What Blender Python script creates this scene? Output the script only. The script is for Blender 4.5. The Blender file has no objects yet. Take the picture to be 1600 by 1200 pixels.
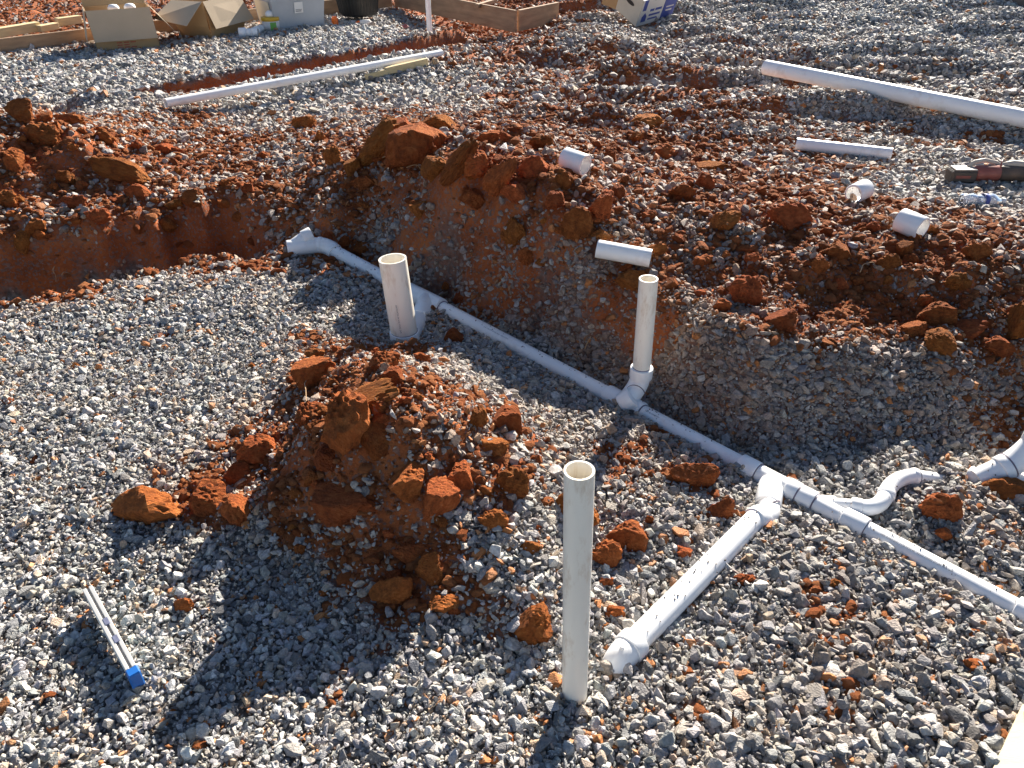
import bpy, math, random
import numpy as np
from mathutils import Vector, Matrix

random.seed(7)
rng = np.random.default_rng(11)
R = math.radians

# ------------------------------------------------------------------ camera, sky, sun, exposure
PITCH = R(33.6); CAMH = 1.6; F = 1200.0
scene = bpy.context.scene
cam_d = bpy.data.cameras.new('camera')
cam_d.sensor_width = 36.0; cam_d.lens = 27.0
cam_d.clip_start = 0.05; cam_d.clip_end = 400.0
cam = bpy.data.objects.new('camera', cam_d)
scene.collection.objects.link(cam)
cam.location = (0, 0, CAMH); cam.rotation_euler = (math.pi / 2 - PITCH, 0, 0)
scene.camera = cam

SUN_EL, SUN_AZ = R(27.0), R(22.5)          # azimuth measured from +Y towards +X
world = bpy.data.worlds.new('World'); scene.world = world; world.use_nodes = True
wn = world.node_tree.nodes
sky = wn.new('ShaderNodeTexSky'); sky.sky_type = 'NISHITA'; sky.sun_disc = False
sky.sun_elevation = SUN_EL; sky.sun_rotation = SUN_AZ
sky.air_density = 0.75; sky.dust_density = 0.3; sky.ozone_density = 1.3
bg = wn['Background']; bg.inputs['Strength'].default_value = 0.05
world.node_tree.links.new(sky.outputs[0], bg.inputs['Color'])
sun_d = bpy.data.lights.new('sun', 'SUN'); sun_d.energy = 5.0; sun_d.angle = R(0.5)
sun_d.color = (1.0, 0.92, 0.80)
sun = bpy.data.objects.new('sun', sun_d); scene.collection.objects.link(sun)
sv = Vector((math.sin(SUN_AZ) * math.cos(SUN_EL), math.cos(SUN_AZ) * math.cos(SUN_EL), math.sin(SUN_EL)))
sun.rotation_euler = sv.to_track_quat('Z', 'Y').to_euler(); sun.location = sv * 30
vs = scene.view_settings
vs.view_transform = 'Standard'; vs.look = 'None'; vs.gamma = 1.0; vs.use_curve_mapping = False
vs.exposure = 1.55

# ------------------------------------------------------------------ helpers
CP, SP = math.cos(PITCH), math.sin(PITCH)
def ray(px, py):
    a = (px - 800) / F; b = (600 - py) / F
    return np.array([a, CP + b * SP, -SP + b * CP])
def P(px, py, z=0.0):                       # survey helper: sight line at px,py meets level z
    d = ray(px, py); t = (z - CAMH) / d[2]
    return np.array([d[0] * t, d[1] * t, z])
def project(x, y, z):
    dz = z - CAMH
    dep = y * CP - dz * SP; v = y * SP + dz * CP
    dep = np.where(dep > 0.05, dep, 0.05)
    return 800 + F * x / dep, 600 - F * v / dep, dep

def _hash(ix, iy, iz, s):
    n = (ix.astype(np.int64) * 374761393 + iy.astype(np.int64) * 668265263 + iz.astype(np.int64) * 2147483647 + s * 1274126177) & 0xffffffff
    n = ((n ^ (n >> 13)) * 1274126177) & 0xffffffff
    n = ((n ^ (n >> 16)) * 2246822519) & 0xffffffff
    return ((n ^ (n >> 15)) & 0xffff) / 32767.5 - 1.0
def noise3(x, y, z, s=0):
    x = np.asarray(x, float); y = np.asarray(y, float); z = np.asarray(z, float)
    x, y, z = np.broadcast_arrays(x, y, z)
    ix, iy, iz = np.floor(x), np.floor(y), np.floor(z)
    fx, fy, fz = x - ix, y - iy, z - iz
    ux, uy, uz = fx * fx * (3 - 2 * fx), fy * fy * (3 - 2 * fy), fz * fz * (3 - 2 * fz)
    r = 0
    for a in (0, 1):
        for b in (0, 1):
            for c in (0, 1):
                w = (ux if a else 1 - ux) * (uy if b else 1 - uy) * (uz if c else 1 - uz)
                r = r + w * _hash(ix + a, iy + b, iz + c, s)
    return r
def noise2(x, y, s=0):
    x = np.asarray(x, float); y = np.asarray(y, float)
    ix, iy = np.floor(x), np.floor(y); fx, fy = x - ix, y - iy
    ux, uy = fx * fx * (3 - 2 * fx), fy * fy * (3 - 2 * fy)
    z = np.zeros_like(ix)
    h = lambda a, b: _hash(ix + a, iy + b, z, s)
    return (h(0, 0) * (1 - ux) + h(1, 0) * ux) * (1 - uy) + (h(0, 1) * (1 - ux) + h(1, 1) * ux) * uy
def fbm2(x, y, o=4, s=0, g=0.5):
    r = 0; a = 1.0
    for k in range(o):
        r = r + a * noise2(x * 2 ** k + 17.3 * k, y * 2 ** k - 9.1 * k, s + k); a *= g
    return r
def fbm3(x, y, z, o=4, s=0, g=0.5):
    r = 0; a = 1.0
    for k in range(o):
        r = r + a * noise3(x * 2 ** k + 5.1 * k, y * 2 ** k, z * 2 ** k - 3.3 * k, s + k); a *= g
    return r
def sstep(a, b, x):
    t = np.clip((x - a) / (b - a), 0, 1); return t * t * (3 - 2 * t)

C = scene.collection
def mesh_obj(name, verts, faces, mat, smooth=False, link=True):
    me = bpy.data.meshes.new(name)
    me.from_pydata([tuple(map(float, v)) for v in verts], [], [tuple(f) for f in faces]); me.update()
    if mat: me.materials.append(mat)
    if smooth: me.polygons.foreach_set('use_smooth', [True] * len(me.polygons))
    o = bpy.data.objects.new(name, me)
    if link: C.objects.link(o)
    return o
def tag(o, label=None, cat=None, group=None, kind=None):
    if label: o['label'] = label
    if cat: o['category'] = cat
    if group: o['group'] = group
    if kind: o['kind'] = kind
    return o
def thing(name, loc, label, cat, group=None):
    o = bpy.data.objects.new(name, None); C.objects.link(o)
    o.location = tuple(map(float, loc)); o.empty_display_size = 0.05
    return tag(o, label, cat, group)
def root_loc(o):
    l = Vector(o.location)
    while o.parent: o = o.parent; l += Vector(o.location)
    return np.array(l)
def part(name, geo, mat, root, smooth=False):
    v, f = geo; b = root_loc(root)
    o = mesh_obj(name, [np.asarray(p) - b for p in v], f, mat, smooth)
    o.parent = root
    return o

def join(*gs):
    V, Fc = [], []
    for v, f in gs:
        n = len(V); V += [np.asarray(p, float) for p in v]; Fc += [[i + n for i in q] for q in f]
    return V, Fc
def tube(path, radii, segs=28, wall=0.0, caps=True):
    path = [np.asarray(p, float) for p in path]
    n = len(path)
    if not hasattr(radii, '__len__'): radii = [radii] * n
    tang = []
    for i in range(n):
        a = path[max(i - 1, 0)]; b = path[min(i + 1, n - 1)]
        t = b - a; l = np.linalg.norm(t)
        tang.append(t / l if l > 1e-9 else (tang[-1] if tang else np.array([0, 0, 1.])))
    t0 = tang[0]; up = np.array([0, 0, 1.]) if abs(t0[2]) < 0.9 else np.array([0, 1., 0])
    u = np.cross(t0, up); u /= np.linalg.norm(u)
    rings = []
    for i in range(n):
        t = tang[i]; u = u - t * np.dot(u, t); u /= np.linalg.norm(u); w = np.cross(t, u)
        rings.append((path[i], u.copy(), w))
    V, Fc = [], []
    def add(rr):
        base = len(V)
        for (p, uu, ww), r in zip(rings, rr):
            for k in range(segs):
                a = 2 * math.pi * k / segs
                V.append(p + r * (math.cos(a) * uu + math.sin(a) * ww))
        return base
    b0 = add(radii)
    for i in range(n - 1):
        for k in range(segs):
            k2 = (k + 1) % segs
            Fc.append((b0 + i * segs + k2, b0 + i * segs + k, b0 + (i + 1) * segs + k, b0 + (i + 1) * segs + k2))
    if wall > 0:
        b1 = add([r - wall for r in radii])
        for i in range(n - 1):
            for k in range(segs):
                k2 = (k + 1) % segs
                Fc.append((b1 + i * segs + k, b1 + i * segs + k2, b1 + (i + 1) * segs + k2, b1 + (i + 1) * segs + k))
        e = (n - 1) * segs
        for k in range(segs):
            k2 = (k + 1) % segs
            Fc.append((b0 + k, b0 + k2, b1 + k2, b1 + k))
            Fc.append((b0 + e + k2, b0 + e + k, b1 + e + k, b1 + e + k2))
    elif caps:
        Fc.append(tuple(b0 + k for k in range(segs)))
        Fc.append(tuple(b0 + (n - 1) * segs + k for k in reversed(range(segs))))
    return V, Fc
def lerp(a, b, t): return np.asarray(a) * (1 - t) + np.asarray(b) * t
def bez(a, b, c, n=9):
    a, b, c = map(np.asarray, (a, b, c))
    return [a * (1 - t) ** 2 + b * 2 * t * (1 - t) + c * t * t for t in np.linspace(0, 1, n)]
def sleeve(a, b, r, lip=0.0035):             # a fitting hub with rounded lips
    a, b = np.asarray(a, float), np.asarray(b, float); L = np.linalg.norm(b - a); d = (b - a) / L
    q = [0, lip * .4, lip * 1.4, L * .5, L - lip * 1.4, L - lip * .4, L]
    rr = [r - lip, r - lip * .3, r, r, r, r - lip * .3, r - lip]
    return tube([a + d * s for s in q], rr)
def box(c, sx, sy, sz, M=None, bev=0.0):    # c: centre; half sizes; M: 3x3; bev: chamfer
    M = np.eye(3) if M is None else np.asarray(M)
    if bev <= 0:
        V = [np.asarray(c) + M @ np.array([x * sx, y * sy, z * sz]) for x in (-1, 1) for y in (-1, 1) for z in (-1, 1)]
        return V, [(0, 1, 3, 2), (4, 6, 7, 5), (0, 4, 5, 1), (2, 3, 7, 6), (0, 2, 6, 4), (1, 5, 7, 3)]
    s = np.array([sx, sy, sz]); V = []; idx = {}
    for x in (-1, 1):
        for y in (-1, 1):
            for z in (-1, 1):
                for ax in range(3):
                    q = np.array([x, y, z]) * (s - bev); q[ax] = (x, y, z)[ax] * s[ax]
                    idx[(x, y, z, ax)] = len(V); V.append(np.asarray(c) + M @ q)
    Fc = []
    for ax in range(3):
        for sg in (-1, 1):
            o = [k for k in range(3) if k != ax]
            ring = []
            for (p, q) in ((-1, -1), (1, -1), (1, 1), (-1, 1)):
                k = [0, 0, 0]; k[ax] = sg; k[o[0]] = p; k[o[1]] = q
                ring.append(idx[(k[0], k[1], k[2], ax)])
            flip = (sg < 0) ^ (ax == 1)
            Fc.append(tuple(reversed(ring)) if flip else tuple(ring))
    for ax in range(3):
        o = [k for k in range(3) if k != ax]
        for p in (-1, 1):
            for q in (-1, 1):
                e = []
                for sg in (-1, 1):
                    k = [0, 0, 0]; k[ax] = sg; k[o[0]] = p; k[o[1]] = q
                    e.append((idx[(*k, o[0])], idx[(*k, o[1])]))
                Fc.append((e[0][0], e[0][1], e[1][1], e[1][0]))
    for x in (-1, 1):
        for y in (-1, 1):
            for z in (-1, 1):
                Fc.append(tuple(idx[(x, y, z, a)] for a in range(3)))
    return V, Fc
def rotm(rx=0, ry=0, rz=0):
    return np.array(Matrix.Rotation(R(rz), 3, 'Z') @ Matrix.Rotation(R(ry), 3, 'Y') @ Matrix.Rotation(R(rx), 3, 'X'))
def quad(p0, p1, p2, p3, th=0.004):         # a panel with thickness
    p = [np.asarray(q, float) for q in (p0, p1, p2, p3)]
    n = np.cross(p[1] - p[0], p[3] - p[0]); n /= np.linalg.norm(n)
    V = p + [q - n * th for q in p]
    return V, [(0, 1, 2, 3), (7, 6, 5, 4), (0, 4, 5, 1), (1, 5, 6, 2), (2, 6, 7, 3), (3, 7, 4, 0)]

# ------------------------------------------------------------------ materials
def new_mat(name):
    m = bpy.data.materials.new(name); m.use_nodes = True
    return m, m.node_tree.nodes, m.node_tree.links, m.node_tree.nodes['Principled BSDF']
def mat_basic(name, col, rough=0.6, var=0.12, scale=8.0, bump=0.0, bscale=60.0, stain=None, stain_amt=0.0, stain_scale=5.0, spec=0.5, stretch=(1, 1, 1)):
    m, N, L, B = new_mat(name)
    tc = N.new('ShaderNodeTexCoord'); mp = N.new('ShaderNodeMapping'); mp.inputs['Scale'].default_value = stretch
    L.new(tc.outputs['Object'], mp.inputs['Vector'])
    nz = N.new('ShaderNodeTexNoise'); nz.inputs['Scale'].default_value = scale; nz.inputs['Detail'].default_value = 5
    L.new(mp.outputs[0], nz.inputs['Vector'])
    rp = N.new('ShaderNodeValToRGB')
    rp.color_ramp.elements[0].position = 0.3; rp.color_ramp.elements[1].position = 0.7
    rp.color_ramp.elements[0].color = (*[c * (1 - var) for c in col], 1)
    rp.color_ramp.elements[1].color = (*[min(c * (1 + var), 0.95) for c in col], 1)
    L.new(nz.outputs['Fac'], rp.inputs['Fac']); out = rp.outputs['Color']
    if stain:
        n2 = N.new('ShaderNodeTexNoise'); n2.inputs['Scale'].default_value = stain_scale; n2.inputs['Detail'].default_value = 8; n2.inputs['Roughness'].default_value = 0.7
        L.new(mp.outputs[0], n2.inputs['Vector'])
        r2 = N.new('ShaderNodeMapRange'); r2.inputs['From Min'].default_value = 0.53; r2.inputs['From Max'].default_value = 0.75
        r2.inputs['To Max'].default_value = stain_amt
        L.new(n2.outputs['Fac'], r2.inputs['Value'])
        mx = N.new('ShaderNodeMix'); mx.data_type = 'RGBA'
        L.new(r2.outputs[0], mx.inputs['Factor']); L.new(out, mx.inputs['A']); mx.inputs['B'].default_value = (*stain, 1)
        out = mx.outputs['Result']
    L.new(out, B.inputs['Base Color'])
    B.inputs['Roughness'].default_value = rough
    B.inputs['Specular IOR Level'].default_value = spec
    if bump > 0:
        n3 = N.new('ShaderNodeTexNoise'); n3.inputs['Scale'].default_value = bscale; n3.inputs['Detail'].default_value = 6
        L.new(mp.outputs[0], n3.inputs['Vector'])
        bp = N.new('ShaderNodeBump'); bp.inputs['Strength'].default_value = bump; bp.inputs['Distance'].default_value = 0.01
        L.new(n3.outputs['Fac'], bp.inputs['Height']); L.new(bp.outputs[0], B.inputs['Normal'])
    return m
M = {}
CLAY = (0.36, 0.095, 0.028)
M['pvc'] = mat_basic('white_pvc', (0.92, 0.915, 0.90), 0.32, 0.03, 6, stain=(0.42, 0.25, 0.13), stain_amt=0.35, stain_scale=9)
M['pvc_clean'] = mat_basic('white_pvc_fitting', (0.93, 0.925, 0.91), 0.28, 0.02, 6, stain=(0.45, 0.3, 0.18), stain_amt=0.25, stain_scale=14)
M['pvc_old'] = mat_basic('yellowed_pvc', (0.92, 0.86, 0.755), 0.38, 0.05, 9, stain=(0.46, 0.27, 0.11), stain_amt=0.75, stain_scale=20, stretch=(1, 1, .3))
M['primer'] = mat_basic('joint_primer', (0.16, 0.13, 0.17), 0.5, 0.3, 60)
M['ink'] = mat_basic('pipe_ink', (0.22, 0.22, 0.23), 0.7, 0.2, 90)
M['wood'] = mat_basic('form_lumber', (0.36, 0.23, 0.135), 0.8, 0.25, 3, bump=0.3, bscale=40, stain=(0.26, 0.12, 0.06), stain_amt=0.8, stain_scale=2.0, stretch=(1, 1, 6))
M['pine'] = mat_basic('pale_pine', (0.66, 0.52, 0.28), 0.75, 0.15, 5, bump=0.25, bscale=50, stretch=(1, 6, 6))
M['card'] = mat_basic('cardboard', (0.48, 0.31, 0.15), 0.85, 0.06, 5, bump=0.1, bscale=120)
M['card_in'] = mat_basic('cardboard_pale', (0.50, 0.39, 0.27), 0.85, 0.05, 5, bump=0.1, bscale=120)
M['red_print'] = mat_basic('red_print', (0.45, 0.12, 0.07), 0.8, 0.3, 80)
M['tote'] = mat_basic('grey_plastic', (0.42, 0.45, 0.48), 0.45, 0.05, 5, stain=(0.3, 0.2, 0.15), stain_amt=0.2)
M['cream'] = mat_basic('cream_carton_lit_tote_side', (0.70, 0.64, 0.50), 0.5, 0.05, 5)  # carton end colour; also paints the tote's left face as lit
M['black'] = mat_basic('black_plastic', (0.028, 0.028, 0.026), 0.45, 0.25, 8, stain=(0.12, 0.09, 0.07), stain_amt=0.4)
M['white'] = mat_basic('white_paper', (0.78, 0.77, 0.74), 0.6, 0.04, 8)
M['greyprint'] = mat_basic('grey_print', (0.28, 0.27, 0.27), 0.7, 0.2, 30)
M['yellow'] = mat_basic('yellow_plastic', (0.72, 0.42, 0.03), 0.4, 0.06, 9)
M['green'] = mat_basic('green_print', (0.16, 0.42, 0.08), 0.5, 0.06, 9)
M['orange'] = mat_basic('orange_plastic', (0.85, 0.16, 0.015), 0.4, 0.05, 9)
M['redscrap'] = mat_basic('red_scrap', (0.5, 0.14, 0.11), 0.5, 0.2, 30)
M['boxwhite'] = mat_basic('white_carton', (0.72, 0.70, 0.66), 0.6, 0.04, 6)
M['blue'] = mat_basic('blue_print', (0.07, 0.10, 0.34), 0.5, 0.12, 12)
M['bluelite'] = mat_basic('light_blue_print', (0.16, 0.32, 0.62), 0.5, 0.12, 12)
M['tool_dark'] = mat_basic('tool_dark_rubber', (0.085, 0.062, 0.046), 0.6, 0.3, 15, bump=0.2, bscale=80, stain=(0.25, 0.15, 0.09), stain_amt=0.5)
M['tool_red'] = mat_basic('tool_red', (0.30, 0.085, 0.06), 0.5, 0.2, 15, stain=(0.3, 0.17, 0.1), stain_amt=0.5)
M['tool_lit'] = mat_basic('tool_sunlit_top', (0.52, 0.44, 0.36), 0.6, 0.15, 20)  # pale tone paints the sunlit top of the saw
M['alu'] = mat_basic('level_aluminium', (0.62, 0.61, 0.58), 0.35, 0.06, 10); M['alu'].node_tree.nodes['Principled BSDF'].inputs['Metallic'].default_value = 0.35
M['capblue'] = mat_basic('level_blue_cap', (0.012, 0.12, 0.42), 0.4, 0.08, 20)
M['skyblue'] = mat_basic('level_pale_blue', (0.35, 0.58, 0.75), 0.4, 0.1, 20)
M['vial'] = mat_basic('level_vial', (0.14, 0.15, 0.22), 0.2, 0.2, 90)
M['root'] = mat_basic('dry_root', (0.46, 0.30, 0.17), 0.9, 0.25, 40)
M['shaded_board'] = mat_basic('shaded_form_board', (0.16, 0.12, 0.10), 0.85, 0.3, 3, bump=0.2)  # form lumber darkened in its colour to stand for shade
M['cement_edge'] = mat_basic('pale_plywood', (0.74, 0.62, 0.42), 0.75, 0.12, 7, bump=0.15, bscale=60, stretch=(1, 8, 1))
m, N_, L_, B_ = new_mat('clear_bottle'); M['bottle'] = m
B_.inputs['Base Color'].default_value = (0.93, 0.96, 1.0, 1); B_.inputs['Roughness'].default_value = 0.12
B_.inputs['Transmission Weight'].default_value = 0.75; B_.inputs['IOR'].default_value = 1.25

def clay_mat(name, attr=None):
    """red clay; with attr the soil blends to grey stone fines"""
    m, N, L, B = new_mat(name)
    tc = N.new('ShaderNodeTexCoord')
    n1 = N.new('ShaderNodeTexNoise'); n1.inputs['Scale'].default_value = 5.0; n1.inputs['Detail'].default_value = 9; n1.inputs['Roughness'].default_value = 0.65
    n2 = N.new('ShaderNodeTexNoise'); n2.inputs['Scale'].default_value = 60.0 if attr == 'dirt' else 6.0; n2.inputs['Detail'].default_value = 6
    if attr != 'dirt': n1.inputs['Scale'].default_value = 1.6
    for n in (n1, n2): L.new(tc.outputs['Object'], n.inputs['Vector'])
    r = N.new('ShaderNodeValToRGB'); e = r.color_ramp.elements
    e[0].position = 0.30; e[0].color = (0.26, 0.070, 0.025, 1)
    e[1].position = 0.72; e[1].color = (0.58, 0.19, 0.060, 1)
    k = e.new(0.5); k.color = (0.46, 0.118, 0.034, 1)
    ad = N.new('ShaderNodeMath'); ad.operation = 'MULTIPLY_ADD'; ad.inputs[1].default_value = 0.35; 
    L.new(n2.outputs['Fac'], ad.inputs[0])
    sb = N.new('ShaderNodeMath'); sb.operation = 'SUBTRACT'; sb.inputs[1].default_value = 0.175
    L.new(n1.outputs['Fac'], sb.inputs[0]); L.new(sb.outputs[0], ad.inputs[2])
    L.new(ad.outputs[0], r.inputs['Fac'])
    if attr == 'dirt':
        for q in e: q.color = (q.color[0] * .78, q.color[1] * .84, q.color[2] * .95, 1)
    col = r.outputs['Color']
    if attr == 'dirt':
        at = N.new('ShaderNodeAttribute'); at.attribute_name = 'dirt'
        g = N.new('ShaderNodeValToRGB'); g.color_ramp.elements[0].color = (0.075, 0.068, 0.062, 1); g.color_ramp.elements[1].color = (0.24, 0.22, 0.20, 1)
        g.color_ramp.elements[0].position = 0.3; g.color_ramp.elements[1].position = 0.7
        n4 = N.new('ShaderNodeTexNoise'); n4.inputs['Scale'].default_value = 45.0; n4.inputs['Detail'].default_value = 4
        L.new(tc.outputs['Object'], n4.inputs['Vector']); L.new(n4.outputs['Fac'], g.inputs['Fac'])
        mx = N.new('ShaderNodeMix'); mx.data_type = 'RGBA'
        n5 = N.new('ShaderNodeTexVoronoi'); n5.inputs['Scale'].default_value = 110.0; L.new(tc.outputs['Object'], n5.inputs['Vector'])
        lt = N.new('ShaderNodeMath'); lt.operation = 'GREATER_THAN'; lt.inputs[1].default_value = 0.72
        sx_ = N.new('ShaderNodeSeparateColor'); L.new(n5.outputs['Color'], sx_.inputs[0]); L.new(sx_.outputs[0], lt.inputs[0])
        sc_ = N.new('ShaderNodeMath'); sc_.operation = 'MULTIPLY_ADD'; sc_.inputs[1].default_value = -0.55; sc_.inputs[2].default_value = 1.0; L.new(lt.outputs[0], sc_.inputs[0])
        ml = N.new('ShaderNodeMath'); ml.operation = 'MULTIPLY'; L.new(at.outputs['Fac'], ml.inputs[0]); L.new(sc_.outputs[0], ml.inputs[1])
        L.new(ml.outputs[0], mx.inputs['Factor']); L.new(g.outputs['Color'], mx.inputs['A']); L.new(col, mx.inputs['B'])
        col = mx.outputs['Result']
    elif attr == 'inst':
        at = N.new('ShaderNodeAttribute'); at.attribute_type = 'INSTANCER'; at.attribute_name = 'col'
        mx = N.new('ShaderNodeMix'); mx.data_type = 'RGBA'; mx.inputs['Factor'].default_value = 0.6
        L.new(col, mx.inputs['A']); L.new(at.outputs['Color'], mx.inputs['B']); col = mx.outputs['Result']
    elif attr == 'object':
        oi = N.new('ShaderNodeObjectInfo')
        hs = N.new('ShaderNodeHueSaturation')
        mr = N.new('ShaderNodeMapRange'); mr.inputs['To Min'].default_value = 0.95; mr.inputs['To Max'].default_value = 1.5
        L.new(oi.outputs['Random'], mr.inputs['Value']); L.new(mr.outputs[0], hs.inputs['Value'])
        mh = N.new('ShaderNodeMapRange'); mh.inputs['To Min'].default_value = 0.496; mh.inputs['To Max'].default_value = 0.514
        mu = N.new('ShaderNodeMath'); mu.operation = 'MULTIPLY'; mu.inputs[1].default_value = 7.31
        fr = N.new('ShaderNodeMath'); fr.operation = 'FRACT'
        L.new(oi.outputs['Random'], mu.inputs[0]); L.new(mu.outputs[0], fr.inputs[0]); L.new(fr.outputs[0], mh.inputs['Value'])
        L.new(mh.outputs[0], hs.inputs['Hue']); L.new(col, hs.inputs['Color']); col = hs.outputs['Color']
    L.new(col, B.inputs['Base Color']); B.inputs['Roughness'].default_value = 0.95; B.inputs['Specular IOR Level'].default_value = 0.15
    b1 = N.new('ShaderNodeBump'); b1.inputs['Strength'].default_value = 0.8; b1.inputs['Distance'].default_value = 0.012 if attr == 'dirt' else 0.2
    n3 = N.new('ShaderNodeTexNoise'); n3.inputs['Scale'].default_value = 90.0 if attr == 'dirt' else 7.0; n3.inputs['Detail'].default_value = 9; n3.inputs['Roughness'].default_value = 0.72
    L.new(tc.outputs['Object'], n3.inputs['Vector']); L.new(n3.outputs['Fac'], b1.inputs['Height']); L.new(b1.outputs[0], B.inputs['Normal'])
    return m
M['ground'] = clay_mat('ground_soil', 'dirt')
M['clod'] = clay_mat('red_clay_clod', 'object')
M['crumb'] = clay_mat('red_clay_crumb', 'inst')

m, N_, L_, B_ = new_mat('crushed_stone'); M['stone'] = m
at = N_.new('ShaderNodeAttribute'); at.attribute_type = 'INSTANCER'; at.attribute_name = 'col'
tc = N_.new('ShaderNodeTexCoord'); nz = N_.new('ShaderNodeTexNoise'); nz.inputs['Scale'].default_value = 2.2; nz.inputs['Detail'].default_value = 6
L_.new(tc.outputs['Object'], nz.inputs['Vector'])
mr = N_.new('ShaderNodeMapRange'); mr.inputs['From Min'].default_value = 0.3; mr.inputs['From Max'].default_value = 0.7; mr.inputs['To Min'].default_value = 0.68; mr.inputs['To Max'].default_value = 1.25
L_.new(nz.outputs['Fac'], mr.inputs['Value'])
mx = N_.new('ShaderNodeVectorMath'); mx.operation = 'SCALE'
L_.new(at.outputs['Color'], mx.inputs[0]); L_.new(mr.outputs[0], mx.inputs['Scale']); L_.new(mx.outputs[0], B_.inputs['Base Color'])
B_.inputs['Roughness'].default_value = 0.68; B_.inputs['Specular IOR Level'].default_value = 0.4
bp = N_.new('ShaderNodeBump'); bp.inputs['Strength'].default_value = 0.35; bp.inputs['Distance'].default_value = 0.15
n3 = N_.new('ShaderNodeTexNoise'); n3.inputs['Scale'].default_value = 5.0; n3.inputs['Detail'].default_value = 5
L_.new(tc.outputs['Object'], n3.inputs['Vector']); L_.new(n3.outputs['Fac'], bp.inputs['Height']); L_.new(bp.outputs[0], B_.inputs['Normal'])

# ------------------------------------------------------------------ terrain: levels surveyed at spots, then interpolated
S = []                                       # x, y, z
def lv(*pts):
    for (px, py, z) in pts: S.append(P(px, py, z))
def wl(*pts):
    for q in pts: S.append(np.array(q, float))
ZP = -0.02                                   # drain line axis level
# near field
lv((0, 1200, 0), (400, 1200, 0), (800, 1200, 0), (1200, 1200, 0), (1600, 1200, 0), (0, 1000, 0), (250, 1050, 0), (1250, 1000, .0), (1450, 1100, 0),
   (0, 800, 0), (150, 900, 0), (0, 650, 0), (200, 700, 0), (200, 560, 0), (380, 620, 0), (400, 500, 0), (530, 480, 0), (100, 520, 0), (980, 1150, 0), (880, 1080, 0), (1100, 900, 0), (1020, 850, .01), (560, 1080, 0), (300, 950, 0), (560, 520, 0.0),
   (-300, 900, 0), (-300, 600, 0), (1900, 1100, 0), (800, 1500, 0), (0, 1500, 0), (1600, 1500, 0))
wl((-2, .2, 0), (0, .2, 0), (2, .2, 0), (-3, 1, 0), (3, .6, 0), (-5, 1.5, 0), (5, 1, 0))
# central pile
lv((600, 575, .31), (555, 630, .35), (640, 690, .29), (690, 780, .17), (620, 880, .06), (510, 780, .15), (460, 690, .12), (415, 650, .03), (740, 660, .24), (800, 690, .17), (860, 720, .08), (770, 820, .12),
   (840, 870, .09), (840, 950, .05), (800, 1010, .0), (680, 990, 0), (430, 880, .0), (350, 790, .02), (430, 570, .0), (690, 545, .08), (750, 590, .13), (830, 640, .08), (900, 680, .03), (500, 560, .06), (560, 940, .01), (480, 850, .04), (900, 860, .03))
# left trench: near lip, floor, far wall
lip = [P(-260, 545), P(-120, 505), P(0, 477), P(150, 442), P(300, 407), P(400, 390)]
for a, b in zip(lip[:-1], lip[1:]):
    d = (b - a) / np.linalg.norm(b - a); n = np.array([-d[1], d[0], 0])
    for t in (0, .5):
        q = a + (b - a) * t
        wl(q - n * .07, q - n * .16, q - n * .32)
        wl(q + [0, 0, -.01], q + n * .04 + [0, 0, -.17], q + n * .11 + [0, 0, -.36], q + n * .36 + [0, 0, -.38])
lv((-260, 455, .06), (-120, 430, .05), (0, 398, .05), (80, 380, .06), (160, 368, .06), (240, 357, .06), (320, 345, .05), (380, 340, .04), (440, 340, .05))
lv((-300, 400, .12), (0, 350, .14), (100, 325, .14), (200, 310, .13), (0, 290, .25), (100, 270, .24), (0, 230, .36), (40, 180, .45), (-150, 180, .48), (130, 225, .34), (-300, 220, .4), (180, 255, .25), (230, 240, .2), (300, 290, .12), (330, 240, .12), (260, 205, .13), (400, 280, .14), (440, 230, .12), (450, 310, .1))
# behind left mound
lv((-100, 120, 0), (60, 130, .02), (330, 190, .08), (500, 170, .06), (420, 205, .1))
# drain line trench
lv((455, 395, -.03), (500, 392, -.035))
for px, py in ((530, 402), (600, 437), (690, 487), (750, 518), (800, 543), (850, 570), (900, 596), (975, 640), (1040, 673), (1100, 703), (1160, 732)):
    q = P(px, py, ZP - .03); S.append(q)
    n = np.array([.70, .72, 0])
    S.append(q + n * .10 + [0, 0, -.005]); S.append(q - n * .045 + [0, 0, .028])
for px, py in ((1220, 765), (1300, 806), (1400, 860), (1500, 912), (1600, 965), (1750, 1040)):
    q = P(px, py, ZP - .015); S.append(q); S.append(q - np.array([.7, .72, 0]) * .045 + [0, 0, .018])
lv((640, 520, -.01), (720, 545, .05), (800, 590, .05), (870, 630, .02), (950, 690, .01), (1050, 740, .0), (1130, 780, 0), (1200, 850, 0), (1350, 900, 0), (1000, 760, .03), (930, 760, .04))
lv((1250, 740, -.01), (1350, 772, -.015), (1390, 785, -.01), (1450, 820, .0), (1550, 880, .0), (1400, 728, .0), (1430, 752, -.01), (1500, 770, .0), (1600, 850, 0), (1750, 950, 0))
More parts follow.
